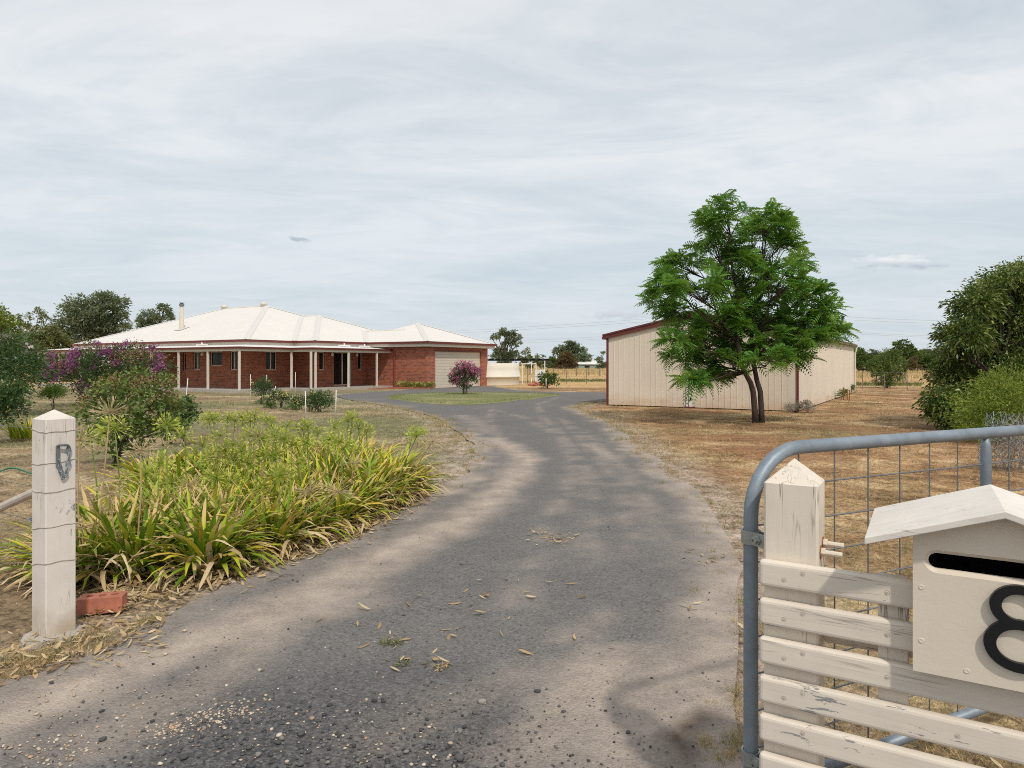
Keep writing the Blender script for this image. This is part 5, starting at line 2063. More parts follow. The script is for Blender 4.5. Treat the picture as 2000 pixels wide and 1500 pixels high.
# white garden stakes
S_LAB = ["tall white stake at the left of the upright rose bush", "white stake behind the upright rose bush", "white stake standing behind the yellow roses against the brick wall",
         "nearer white stake at the left of the rounded rose bush", "white stake at the right of the rounded rose bush by the drive", "leaning white stake beside the seed pod bush", "short white stake behind the yellow roses"]
for (px, y0, y1, dx), lab in zip(((489, 731, 781, 0), (521, 732, 772, 0), (577, 727, 770, 0), (597, 764, 817, -1.6), (656, 762, 815, 1.2), (364, 739, 799, 6), (538, 754, 776, 0)), S_LAB):
    b = gp(px - dx * 0.5, y1)
    dd = b.y
    tp = at(px + dx * 0.5, y0, dd)
    st = MB().tube([(0, 0, -0.05), (tp.x - b.x, 0, tp.z)], 0.0115, 8)
    o = st.build("garden_stake", M['white_paint'], None, True, loc=(b.x, b.y, 0))
    tag(o, lab, "stake", "white stakes in the rose bed")

# ---- pink crepe myrtle on the island
d = 31.0
lob = rel([(908, 738, 20), (893, 735, 14), (924, 735, 14), (900, 722, 13), (918, 722, 12), (910, 752, 12), (888, 748, 9), (930, 728, 9), (909, 716, 7)], d, 12, 0.3)
t, lo, rng = tree("crepe_myrtle", "small pink flowered crepe myrtle on the green island in front of the garage", "shrub", (at(909, 770, d).x, d), lob, 3000, 0.085, 0.05, L_ROSE, 0.03, 81, 'bark', None, 0.1, 18, 0.17, 0.35,
                  trunks=4, trunk_name="stem", crown_name="foliage")
blossom("flower_head", [(c, r) for c, r in lo if c[2] > 0.6], 98, 34, 0.055, 0.055, F_PINK, t, rng, 0.45)

# ---- low flower bed against the brick wing
rng = np.random.default_rng(91)
bm0 = H(7.05, -4.2)
t = thing("flower_bed", "low bed of yellowing plants with red brick edging against the brick wing", "flower bed", bm0, RZ_H)
e = MB()
for i in range(13):
    e.box((-0.30, 0.1 - 0.235 * i, 0.0), (-0.20, 0.325 - 0.235 * i, 0.08))
e.build("brick_edging", M['red_brick'], t)
lo = [((0.12, -0.2 - 0.34 * i, 0.17 + 0.04 * math.sin(i * 2)), 0.20) for i in range(8)]
foliage("foliage", lo, 2200, 0.09, 0.025, L_YEL, t, rng, 0.1, 16, 0.2, 0.3)
blossom("flowers", lo, 70, 8, 0.03, 0.05, F_YEL, t, rng, 0.6)

# ---- beside the drive and the shed
d = 40.0
t, lo, rng = tree("young_shrub", "leafy green young shrub tied to a white stake beside the tank", "shrub", (at(1068, 760, d).x, d), rel([(1062, 745, 10), (1074, 740, 10), (1068, 750, 10), (1080, 735, 6), (1058, 735, 6), (1085, 748, 6), (1066, 730, 5)], d, 8, 0.2), 900, 0.16, 0.07,
                  L_MID, 0.02, 93, 'bark', None, 0.1, 12, 0.2, 0.2, trunks=3, trunk_name="stem", crown_name="foliage")
b = gp(1066, 760)
o = MB().tube([(0, 0, 0), (0, 0, 0.62)], 0.02, 8).build("garden_stake", M['white_paint'], None, True, loc=(b.x, b.y - 0.3, 0))
tag(o, "short white stake in front of the young shrub near the tank", "stake", "white stakes in the rose bed")
# grey dead shrubs at the shed corner
for px, cs, lab, sd in ((1548, [(1540, 797, 9), (1552, 798, 10), (1560, 797, 8)], "grey dry low shrub at the maroon corner of the shed", 95), (1578, [(1572, 793, 10), (1584, 797, 9), (1577, 787, 6)], "taller grey dry shrub to the right of the shed corner", 96)):
    dd = 20.3
    tree("dry_shrub", lab, "shrub", (at(px, 800, dd).x, dd), rel(cs, dd, sd, 0.3), 1100, 0.055, 0.012, L_GREY, 0.008, sd, 'timber_grey', None, 0.0, 14, 0.16, 0.2, trunks=3, trunk_name="stem", crown_name="foliage")
# three rusty stakes by the shed's far corner
for k, (px, lab) in enumerate(((1648, "rusty steel stake by the shed side, left of three"), (1655, "rusty steel stake by the shed side, middle of three"), (1659, "rusty steel stake by the shed side, right of three"))):
    b = gp(px, 781)
    o = MB().box((-0.014, -0.014, -0.05), (0.014, 0.014, 0.39)).box((-0.02, -0.004, 0.3), (0.02, 0.004, 0.38)).build("steel_stake", M['rust'], None, False, loc=(b.x, b.y, 0))
    tag(o, lab, "stake", "rusty stakes beside the shed")
# weeds at the shed side
d = 28.0
for px, dd, lab, sd in ((1644, 27.8, "small green weed at the foot of the rusty stakes", 97), (1662, 33.0, "green weed at the far corner of the shed", 98)):
    tree("weed", lab, "plant", (at(px, 780, dd).x, dd), [(Vector((at(px, 780, dd).x, dd, 0.16)), 0.16), (Vector((at(px, 780, dd).x + .1, dd, 0.3)), 0.10)], 350, 0.08, 0.03, L_MID, 0.006, sd, 'bark', None, 0.0, 10, 0.2, 0.2, trunks=2, trunk_name="stem", crown_name="foliage")

# ---- big bush at the right edge
d = 15.2
big = [(1960, 560, 50), (1985, 535, 34), (2030, 550, 60), (1905, 590, 42), (1940, 620, 60), (1885, 650, 42), (1925, 690, 60), (2000, 640, 80), (2050, 700, 90), (1870, 730, 44), (1845, 770, 34), (1880, 790, 44),
       (1930, 770, 60), (1835, 800, 22), (1860, 825, 24), (1990, 760, 70), (1865, 685, 24), (1980, 515, 16), (1850, 640, 18), (1930, 560, 26)]
big = [(x, y + 12, r * 0.93) for x, y, r in big]
lob = rel(big, d, 15, 0.5)
t, lo, rng = tree("fruit_tree", "big dense dark fruit tree with drooping leaves at the right edge", "tree", (at(1965, 800, d).x, d + 0.2), lob, 52000, 0.108, 0.040, L_DARK, 0.08, 101, 'bark_dark', None, 0.35, 20, 0.19, 0.45, trunks=3, sub=1)
# lighter bush before it
d = 12.6
lob = rel([(1950, 770, 42), (1910, 795, 40), (1990, 780, 50), (1925, 830, 46), (1975, 835, 54), (1890, 825, 28), (2030, 800, 60), (1935, 755, 22), (1905, 850, 30), (1960, 735, 16)], d, 16, 0.4)
tree("lime_bush", "bright green fine leaved bush in front of the dark fruit tree", "shrub", (at(1960, 830, d).x, d), lob, 12000, 0.085, 0.014, L_LIME, 0.03, 102, 'bark', None, 0.12, 18, 0.2, 0.35, trunks=6, trunk_name="stem", crown_name="foliage")

# wire netting guard standing right of the gate upright
rng = np.random.default_rng(111)
c = at(1985, 900, 9.3)
t = thing("tree_guard", "crumpled wire netting guard full of dead stems seen through the gate", "tree guard", (c.x, c.y, 0))
m = MB()
rows, cols = 15, 30
pt = {}
for i in range(rows):
    for j in range(cols):
        a = 2 * math.pi * j / cols
        z = 0.74 * i / (rows - 1)
        r = 0.40 + 0.05 * math.sin(3 * a + i * 0.4) + 0.03 * math.sin(7 * a) - 0.12 * (z / 0.74) ** 2
        pt[i, j] = Vector((r * math.cos(a + (0.1 if i % 2 else 0)), r * math.sin(a + (0.1 if i % 2 else 0)), z * (1 + 0.08 * math.sin(2 * a + 1)) + rng.normal() * .006))
for i in range(rows):
    for j in range(cols):
        if i + 1 < rows:
            m.tube([pt[i, j], pt[i + 1, j]], 0.0028, 3, False)
            m.tube([pt[i, j], pt[i + 1, (j + (1 if i % 2 else -1)) % cols]], 0.0028, 3, False)
m.build("netting", M['galv'], t)
sx = MB()
for q in range(24):
    a = rng.uniform(0, 6.28)
    r = 0.3 * math.sqrt(rng.random())
    sx.tube([(r * math.cos(a), r * math.sin(a), 0), (r * 1.1 * math.cos(a + .3), r * 1.1 * math.sin(a + .3), 0.25), (r * 1.2 * math.cos(a + .5), r * 1.2 * math.sin(a + .5), rng.uniform(.3, .75))], 0.004, 4, False)
sx.build("dead_stems", M['timber_grey'], t)
foliage("dead_foliage", [((0, 0, 0.2), 0.3), ((0.1, 0.1, 0.42), 0.24)], 900, 0.09, 0.012, L_GREY, t, rng, 0.1, 14, 0.25, 0.1)

# ------------------------------------------------------------------ yard behind the garage
c = Vector((-1.45, 46.9, 0))
t = thing("water_tank", "cream round water tank behind the garage corner", "water tank", c)
m = MB().lathe([(1.93, -0.05), (1.95, 0.05), (1.96, 0.50), (2.04, 0.52), (2.05, 0.60), (2.0, 0.62), (1.95, 1.1), (1.90, 1.42), (1.86, 1.465), (0.6, 1.47), (0.0, 1.47)], 48)
m.build("shell", M['tank'], t, True)
m = MB().lathe([(0.28, 1.46), (0.28, 1.50), (0.22, 1.51), (0.0, 1.515)], 20)
m.build("lid", M['cream_trim'], t)

# stock shelter: flat dark roof on thin white posts
d = 52.0
A, B = at(952, 710, d), at(1075, 710, d)
t = thing("stock_shelter", "low open shelter with dark flat roof and thin white posts", "shelter", ((A.x + B.x) / 2, d, 0))
w = (B.x - A.x) / 2
m = MB().box((-w, -0.05, 1.66), (w, 2.6, 1.78))
for k in range(9):
    x = -w + 2 * w * (k + .5) / 9
    m.box((x - 0.18, -0.12, 1.785), (x + 0.16, 2.5, 1.82))
m.build("roof", M['dark_roof'], t)
fr = MB()
e = w + 0.1
for px, py0, py1, px2, py2 in ((1019, 711, 711, 1047, 711), (1047, 711, 711, 1067, 706)):
    pass
fl = MB()
X = [(at(q, 710, d - 3).x - (A.x + B.x) / 2) for q in (1018, 1047)]
fl.box((X[0], -3.04, 1.40), (X[1], -2.97, 1.46))
for q in (1018, 1032, 1047):
    x0 = at(q, 710, d - 3).x - (A.x + B.x) / 2
    fl.box((x0 - .03, -3.03, 1.462), (x0 + .03, -0.12, 1.51))
fl.build("beam", M['white_paint'], t)
for q, dd, zt in ((1020, d - 3, 1.40), (1038, d - 1.2, 1.5), (1047, d - 3, 1.40), (1064, d - 0.05, 1.66)):
    x0 = at(q, 710, dd).x - (A.x + B.x) / 2
    MB().box((x0 - .032, dd - d - .032, -0.02), (x0 + .032, dd - d + .032, zt)).build("post", M['white_paint'], t)
px0, px1 = at(1045, 710, d - 4).x - (A.x + B.x) / 2, at(1064, 710, d - 3.2).x - (A.x + B.x) / 2
m = MB()
for k in range(12):
    a, b = k / 12, (k + 0.85) / 12
    x0, x1 = px0 + (px1 - px0) * a, px0 + (px1 - px0) * b
    y0, y1 = -4 + 0.8 * a, -4 + 0.8 * b
    m.add([(x0, y0, 0.05), (x1, y1, 0.05), (x1, y1, 1.02), (x0, y0, 1.02), (x0, y0 + .03, 0.05), (x1, y1 + .03, 0.05), (x1, y1 + .03, 1.02), (x0, y0 + .03, 1.02)],
          [(0, 1, 2, 3), (7, 6, 5, 4), (0, 4, 5, 1), (1, 5, 6, 2), (2, 6, 7, 3), (3, 7, 4, 0)])
m.build("sheet_panel", plain("white_sheet", (0.70, 0.72, 0.74), 0.5, 0.08), t)
# heap of old bricks
rng = np.random.default_rng(5)
m = MB()
bp = gp(1052, 753)
for k in range(46):
    a, r = rng.uniform(0, 6.28), 0.55 * math.sqrt(rng.random())
    z = max(0.02, 0.42 * (1 - r / 0.6) * rng.random())
    mt = Matrix.Translation((r * math.cos(a) * 1.3, r * math.sin(a), z)) @ Matrix.Rotation(rng.uniform(0, 3), 4, 'Z') @ Matrix.Rotation(rng.uniform(-.5, .5), 4, 'X')
    m.box((-0.115, -0.055, -0.03), (0.115, 0.055, 0.045), mt)
o = m.build("brick_pile", M['red_brick'], None, loc=(bp.x, bp.y, 0))
tag(o, "heap of old red bricks at the foot of the white sheet panel", "brick pile", None, "stuff")

# ------------------------------------------------------------------ paddock fences
def fence_posts(pts, h, r, mat, labs, group, fence_label, wires, name="fence_post"):
    f = thing("wire_fence", fence_label, "wire fence", (pts[0][0], pts[0][1], 0))
    o0 = Vector((pts[0][0], pts[0][1], 0))
    for k, p in enumerate(pts):
        q = Vector((p[0], p[1], 0)) - o0
        hh = h * (1 + 0.1 * math.sin(k * 2.7))
        lean = 0.03 * math.sin(k * 1.9)
        MB().tube([q + Vector((0, 0, -0.1)), q + Vector((lean, 0, hh))], r * (1 + .25 * math.sin(k * 3.3)), 7).build("fence_post", mat, f)
    for z in wires:
        m = MB().tube([Vector((p[0], p[1], z)) - o0 for p in pts], 0.005, 4)
        m.build("wire", M['galv_dark'], f)
    return f


def row(px0, px1, n, d0, d1):
    out = []
    for i in range(n):
        q = i / (n - 1)
        px, dd = px0 + (px1 - px0) * q, d0 + (d1 - d0) * q
        out.append((at(px, 710, dd).x, dd))
    return out


fence_posts(row(1030, 1300, 8, 50, 47.5), 1.0, 0.026, M['timber_grey'], None, None, "nearer wire fence on thin posts between the tank and the shed", (0.25, 0.5, 0.75, 0.95))
fence_posts(row(990, 1330, 16, 84, 76), 1.0, 0.05, M['timber_grey'], None, None, "farther paddock fence on grey timber posts", (0.4, 0.7, 1.0))
fence_posts(row(1640, 1860, 6, 39.5, 36.5), 0.95, 0.026, M['timber_grey'], None, None, "nearer wire fence behind the small tree right of the shed", (0.2, 0.45, 0.7, 0.95))
fence_posts(row(1600, 1880, 6, 58, 54), 1.15, 0.06, M['timber_grey'], None, None, "farther fence across the paddock where the pony grazes", (0.45, 0.75, 1.05))

# ------------------------------------------------------------------ trees behind
def far(name, label, px, d, circles, n, leaf, mat, seed, tr=0.2, bark='bark', group=None, **kw):
    return tree(name, label, "tree", (at(px, 710, d).x, d), lobes_px(d, circles, 0.35, seed), n, leaf, leaf * kw.pop('asp', 0.5), mat, tr, seed, bark, group, **kw)


far("gum_tree", "large grey-green gum tree behind the left end of the roof", 185, 74,
    [(200, 600, 26), (222, 592, 22), (150, 605, 26), (175, 625, 36), (215, 630, 32), (140, 640, 30), (165, 655, 34), (205, 660, 34), (232, 615, 16), (128, 660, 24), (240, 645, 14), (190, 590, 18), (150, 680, 30)],
    15000, 0.34, L_GUM, 201, 0.35, spread=0.16, asp=0.4)
far("gum_tree", "dark tree peeping over the roof beside the flue", 300, 84, [(290, 622, 15), (318, 612, 15), (305, 630, 16), (275, 630, 10), (328, 622, 8), (320, 602, 8), (285, 640, 14), (312, 650, 18)], 3600, 0.34, L_GUM, 202, 0.3, asp=0.4)
far("lime_tree", "bright yellow-green tree at the left edge of the photograph", 5, 52, [(0, 640, 30), (-25, 650, 40), (18, 655, 24), (5, 615, 16), (-30, 620, 30), (20, 670, 24), (-10, 680, 34)], 8000, 0.22, L_YEL, 203, 0.2, spread=0.14)
far("gum_tree", "thin pale gum with sparse flat foliage tufts at the left", 66, 92, [(48, 622, 11), (72, 615, 12), (84, 622, 9), (60, 638, 12), (85, 640, 11), (45, 640, 9), (95, 636, 7), (72, 650, 10)], 1500, 0.36, L_OLV, 204, 0.16, 'bark_pale', inner=0.2, spread=0.18, asp=0.35)
far("olive_tree", "olive coloured bushy tree left of the large gum", 98, 62, [(70, 668, 20), (92, 660, 18), (112, 672, 22), (85, 685, 24), (118, 692, 22), (100, 650, 12), (55, 685, 18)], 5500, 0.26, L_OLV, 205, 0.15, spread=0.17)
far("olive_tree", "dull green tree seen under the left end of the verandah", 95, 55, [(95, 715, 24), (130, 712, 24), (160, 715, 22), (70, 720, 18), (115, 735, 22), (150, 738, 20), (190, 722, 20), (80, 742, 18)], 4000, 0.24, L_MID, 206, 0.12)

far("gum_tree", "open crowned gum with showing limbs behind the shelter", 985, 108,
    [(985, 652, 11), (998, 655, 10), (975, 655, 8), (1008, 660, 8), (965, 660, 5), (1014, 668, 5), (992, 670, 9), (1002, 676, 8), (978, 690, 12), (995, 697, 12), (968, 697, 8), (1010, 695, 8), (985, 705, 14)],
    4200, 0.42, L_GUM, 211, 0.28, 'bark', inner=0.3, spread=0.15, asp=0.4)
far("round_tree", "broad rounded dark tree behind the rusty brown one", 1115, 148, [(1112, 683, 15), (1128, 690, 16), (1095, 690, 14), (1140, 702, 14), (1105, 700, 16), (1130, 706, 16), (1118, 676, 9), (1148, 710, 8)], 6000, 0.5, L_GUM, 212, 0.35, spread=0.14)
far("rusty_tree", "rusty brown rounded tree in front of the broad dark one", 1106, 128, [(1106, 698, 11), (1098, 707, 12), (1116, 706, 11), (1107, 714, 14), (1120, 716, 9), (1092, 716, 8)], 3600, 0.38, L_RED, 213, 0.25, spread=0.13)
far("round_tree", "small dark tree left of the rusty brown one", 1080, 140, [(1078, 706, 8), (1084, 712, 9), (1074, 713, 8)], 1100, 0.45, L_MID, 214, 0.2, spread=0.14)
far("scrub_tree", "dull brownish scrub beside the power pole", 1028, 125, [(1020, 704, 8), (1034, 701, 7), (1044, 707, 8), (1028, 711, 10), (1050, 711, 7)], 1400, 0.4, L_OLV, 215, 0.15, spread=0.17)
far("scrub_tree", "low dark scrub between the shelter and the small dark tree", 1062, 130, [(1058, 712, 7), (1068, 711, 7)], 900, 0.4, L_GUM, 216, 0.12, spread=0.15)
far("conifer_tree", "small dark conifer at the left edge of the shed", 1172, 138, [(1172, 709, 5), (1172, 714, 7), (1171, 719, 8), (1172, 704, 3)], 900, 0.38, L_GUM, 217, 0.15, spread=0.12)
far("scrub_tree", "low scrub just left of the shed corner", 1186, 150, [(1186, 713, 7), (1192, 712, 8), (1180, 716, 5)], 800, 0.45, L_GUM, 218, 0.12, spread=0.15)

far("bushy_tree", "green tree against the far end of the shed", 1676, 84, [(1672, 700, 18), (1684, 705, 18), (1676, 690, 10), (1690, 715, 14), (1660, 710, 16)], 3400, 0.3, L_MID, 221, 0.15, spread=0.15)
far("dark_tree", "dark bluish tree behind the gap right of the shed", 1702, 120, [(1700, 697, 12), (1690, 700, 10), (1715, 700, 11), (1725, 702, 10)], 2200, 0.42, L_GUM, 222, 0.2, spread=0.15)
far("dark_tree", "tallest dark tree of the far row with an open top", 1764, 104, [(1752, 674, 8), (1768, 671, 8), (1760, 686, 12), (1778, 685, 11), (1790, 694, 12), (1770, 700, 15), (1748, 692, 10), (1782, 708, 14)], 4600, 0.36, L_MID, 223, 0.22, spread=0.14)
far("rusty_tree", "reddish brown bare looking tree in the far row", 1781, 86, [(1780, 710, 9), (1787, 716, 8), (1776, 718, 8), (1783, 702, 6)], 1100, 0.26, L_RED, 224, 0.1, spread=0.17)
far("bushy_tree", "mid green tree right of the reddish one", 1808, 88, [(1803, 702, 14), (1815, 706, 13), (1795, 714, 11), (1820, 716, 13), (1806, 718, 14)], 3200, 0.3, L_MID, 225, 0.15, spread=0.15)
far("bushy_tree", "lighter tree behind the big fruit tree", 1838, 96, [(1830, 702, 13), (1845, 700, 13), (1838, 712, 15), (1858, 705, 14)], 2600, 0.32, L_OLV, 226, 0.15, spread=0.15)
far("dark_tree", "low dark tree between the tall one and the fruit tree", 1822, 116, [(1812, 692, 9), (1826, 692, 9), (1838, 694, 8), (1850, 696, 8)], 1900, 0.42, L_GUM, 227, 0.16, spread=0.15)
d = 40.5
far("weeping_tree", "small weeping green tree standing at the nearer right hand fence", 1732, d, [(1735, 700, 17), (1720, 712, 16), (1748, 712, 16), (1728, 730, 20), (1745, 735, 16), (1710, 725, 12), (1722, 745, 14), (1740, 692, 9), (1708, 705, 8), (1756, 722, 8)], 4600, 0.17,
    leafmat("weeping_leaf", [(0, (0.045, 0.080, 0.018)), (0.5, (0.10, 0.155, 0.032)), (1, (0.20, 0.245, 0.065))], 0.25), 228, 0.06, spread=0.18, droop=0.4, asp=0.28)

# far wood along the horizon
rng = np.random.default_rng(300)
lob = []
for k in range(150):
    x = rng.uniform(-420, 520)
    y = rng.uniform(330, 420)
    r = rng.uniform(3.0, 6.5)
    lob.append((np.array([x, y, r * 0.8]), r))
o = foliage("far_wood", lob, 24000, 1.2, 0.9, L_GUM, None, rng, 0.1, 40, 0.20, 0.4)
tag(o, "dark strip of far woodland along the horizon", "woodland", None, "stuff")
lob = []
for k in range(46):
    x = at(rng.uniform(1590, 2300), 710, 150).x
    lob.append((np.array([x, rng.uniform(140, 165), rng.uniform(1.0, 1.8)]), rng.uniform(1.8, 2.9)))
o = foliage("far_wood", lob, 12000, 0.55, 0.4, L_MID, None, rng, 0.1, 30, 0.2, 0.4)
tag(o, "continuous belt of green woodland behind the right hand paddock", "woodland", None, "stuff")

# far farm shed
c = at(1157, 715, 142)
t = thing("farm_shed", "far pale green farm shed with a light roof", "shed", (c.x, c.y, 0))
m = MB().box((-3.0, 0, 0), (2.3, 6, 1.25))
m.build("wall", plain("pale_green_cladding", (0.27, 0.36, 0.30), 0.6, 0.05), t)
m = MB()
m.add([(-3.2, -0.3, 1.27), (2.5, -0.3, 1.27), (2.5, 6.3, 2.05), (-3.2, 6.3, 2.05), (-3.2, -0.3, 1.32), (2.5, -0.3, 1.32), (2.5, 6.3, 2.12), (-3.2, 6.3, 2.12)],
      [(3, 2, 1, 0), (4, 5, 6, 7), (0, 1, 5, 4), (1, 2, 6, 5), (2, 3, 7, 6), (3, 0, 4, 7)])
m.build("roof", M['white_paint'], t)
MB().box((-1.6, -0.06, 0), (-0.6, -0.01, 1.0)).build("doorway", M['dark_hole'], t)

# power poles and lines
def pole(px, d, h, label):
    p = at(px, 710, d)
    t = thing("power_pole", label, "power pole", (p.x, p.y, 0))
    MB().tube([(0, 0, -0.3), (0, 0, h)], [0.2, 0.14], 8).build("pole", M['timber_grey'], t)
    MB().box((-1.1, -0.08, h - 0.45), (1.1, 0.08, h - 0.28)).build("crossarm", M['timber_grey'], t)
    for x in (-0.95, 0, 0.95):
        MB().tube([(x, 0, h - 0.279), (x, 0, h - 0.1)], 0.06, 6).build("insulator", M['white_paint'], t)
    return p


pole(1027, 200, 5.6, "distant power pole with a crossarm beside the open gum")
wm = plain("power_cable", (0.30, 0.32, 0.34), 0.6, 0.05)
for k, (a, b, c2) in enumerate((((760, 652, 100), (1480, 606, 66), (1900, 627, 80)), ((760, 656, 100), (1480, 612, 66), (1900, 632, 80)),
                                ((1010, 665, 110), (1480, 634, 72), (1900, 658, 86)), ((1010, 670, 110), (1480, 637, 72), (1900, 661, 86)))):
    A_, B_, C_ = at(*a), at(*b), at(*c2)
    pts = []
    for q in range(13):
        p = A_.lerp(B_, q / 12)
        p.z -= 1.6 * 0.15 * 4 * (q / 12) * (1 - q / 12)
        pts.append(p)
    for q in range(1, 13):
        p = B_.lerp(C_, q / 12)
        p.z -= 1.6 * 0.15 * 4 * (q / 12) * (1 - q / 12)
        pts.append(p)
    o0 = pts[0].copy()
    o = MB().tube([p - o0 for p in pts], 0.009, 4).build("power_line", wm, None, loc=o0)
    tag(o, ["upper power line over the fields, highest of four", "second power line, just under the highest", "third power line, lower pair", "lowest power line above the fields"][k], "power line", "power lines")

# ------------------------------------------------------------------ pony grazing behind the small tree
def build_pony():
    b = at(1741, 750, 47.5)
    t = thing("pony", "small golden pony grazing behind the weeping tree, its pale mane showing", "pony", (b.x, b.y, 0), math.radians(-8))
    vs, es, rs = [], [], []

    def chain(pts, root=None):
        prev = root
        for (x, y, z, r) in pts:
            vs.append((x, y, z))
            rs.append(r)
            if prev is not None:
                es.append((prev, len(vs) - 1))
            prev = len(vs) - 1
        return prev
    chain([(0, 0, 0.74, 0.20)])
    fr = chain([(0.24, 0, 0.73, 0.205), (0.42, 0, 0.76, 0.18)], 0)
    nk = chain([(0.56, 0, 0.70, 0.115), (0.68, 0, 0.52, 0.085), (0.76, 0, 0.34, 0.075)], fr)
    chain([(0.80, 0, 0.20, 0.065), (0.83, 0, 0.08, 0.042)], nk)
    bk = chain([(-0.22, 0, 0.74, 0.20), (-0.42, 0, 0.78, 0.19)], 0)
    for s in (-1, 1):
        chain([(0.42, 0.10 * s, 0.55, 0.085), (0.43 + .03 * s, 0.10 * s, 0.33, 0.042), (0.43 + .05 * s, 0.10 * s, 0.10, 0.030), (0.45 + .05 * s, 0.10 * s, 0.02, 0.042)], fr)
        chain([(-0.42, 0.11 * s, 0.56, 0.11), (-0.36 + .03 * s, 0.11 * s, 0.42, 0.07), (-0.50 + .03 * s, 0.11 * s, 0.28, 0.042), (-0.46 + .03 * s, 0.11 * s, 0.10, 0.030), (-0.44 + .03 * s, 0.11 * s, 0.02, 0.042)], bk)
    me = bpy.data.meshes.new("body")
    me.from_pydata(vs, es, [])
    o = bpy.data.objects.new("body", me)
    link(o, t)
    sk = o.modifiers.new("skin", 'SKIN')
    sk.use_smooth_shade = True
    for i, r in enumerate(rs):
        me.skin_vertices[0].data[i].radius = (r, r)
    me.skin_vertices[0].data[0].use_root = True
    o.modifiers.new("smooth", 'SUBSURF').levels = 2
    o.modifiers["smooth"].render_levels = 2
    me.materials.append(plain("palomino_coat", (0.50, 0.33, 0.17), 0.7, 0.2, 3.0))
    rng = np.random.default_rng(8)
    P = []
    for q in np.linspace(0, 1, 70):
        P += [np.array([0.44 + 0.30 * q, 0.02 * s_, 0.90 - 0.50 * q]) for s_ in (-1, 0, 1, 2)]
    P = np.array(P) + rng.normal(size=(len(P), 3)) * 0.012
    D = np.tile([[0.35, -0.5, -0.75]], (len(P), 1)) + rng.normal(size=(len(P), 3)) * 0.3
    V, F = leaf_quads(P, D, 0.18, 0.03, rng)
    np_mesh("mane", V, F, F_WHT, t, {"tint": np.full(len(V), .9), "dry": np.zeros(len(V))})
    P = np.array([[-0.60, 0, 0.86]]) + rng.normal(size=(90, 3)) * 0.02
    D = np.tile([[-0.25, 0, -1.0]], (90, 1)) + rng.normal(size=(90, 3)) * 0.12
    V, F = leaf_quads(P, D, 0.62, 0.03, rng)
    np_mesh("tail", V, F, F_WHT, t, {"tint": np.full(len(V), .9), "dry": np.zeros(len(V))})
    e = MB()
    for s in (-1, 1):
        e.tube([(0.70, 0.04 * s, 0.42), (0.66, 0.06 * s, 0.48), (0.63, 0.06 * s, 0.52)], [0.025, 0.02, 0.004], 6)
    e.build("ear", M['rust'], t)


build_pony()

# garden hose on the grass left of the gate post
p0 = gp(-40, 950)
pts = []
for q in range(40):
    u_ = q / 39
    px = -60 + 150 * u_
    py = 952 - 18 * math.sin(u_ * 2.6) - 12 * u_ + 3 * math.sin(u_ * 9)
    g_ = gp(px, py)
    g_.z = 0.02 + 0.05 * max(0, math.sin(u_ * 3.1)) ** 3
    pts.append(g_ - p0)
o = MB().tube(pts, 0.011, 8).build("garden_hose", M['hose'], None, True, loc=p0)
tag(o, "green garden hose lying on the grass left of the white gate post", "hose")

# ------------------------------------------------------------------ ground cover (nobody could count it)
def blades(name, P, h, w, mat, tint, label, cat, lean=0.5, rng=RNG):
    n = len(P)
    a = rng.uniform(0, 6.28, n)
    S = np.stack([np.cos(a), np.sin(a), np.zeros(n)], 1)
    ld = rng.normal(size=(n, 3)) * lean
    ld[:, 2] = 1.0
    ld = unit(ld)
    q = np.stack([P - S * (w / 2)[:, None], P + S * (w / 2)[:, None], P + ld * h[:, None]], 1)
    V = q.reshape(-1, 3)
    V[:, 2] = np.maximum(V[:, 2], 0.0)
    F = np.arange(3 * n).reshape(n, 3)
    o = np_mesh(name, V, F, mat, None, {"tint": np.repeat(tint, 3), "dry": np.zeros(3 * n)})
    return tag(o, label, cat, None, "stuff")


def scatter_px(n, px0, px1, d0, d1, rng):
    """points over the visible ground, denser close by"""
    d = np.exp(rng.uniform(math.log(d0), math.log(d1), n))
    px = rng.uniform(px0, px1, n)
    return (px - 1000) / FOC * d, d


def off_drive(X, Y, marg=0.0):
    k = ~in_poly(X, Y, drive_edge)
    if marg:
        dd, _, _ = seg_dist(X, Y, drive_edge, True)
        k |= dd < marg
    return k


L_GOLD = leafmat("golden_straw", [(0.0, (0.34, 0.225, 0.10)), (0.5, (0.60, 0.44, 0.22)), (1.0, (0.78, 0.62, 0.36))], 0.2, 0.8)


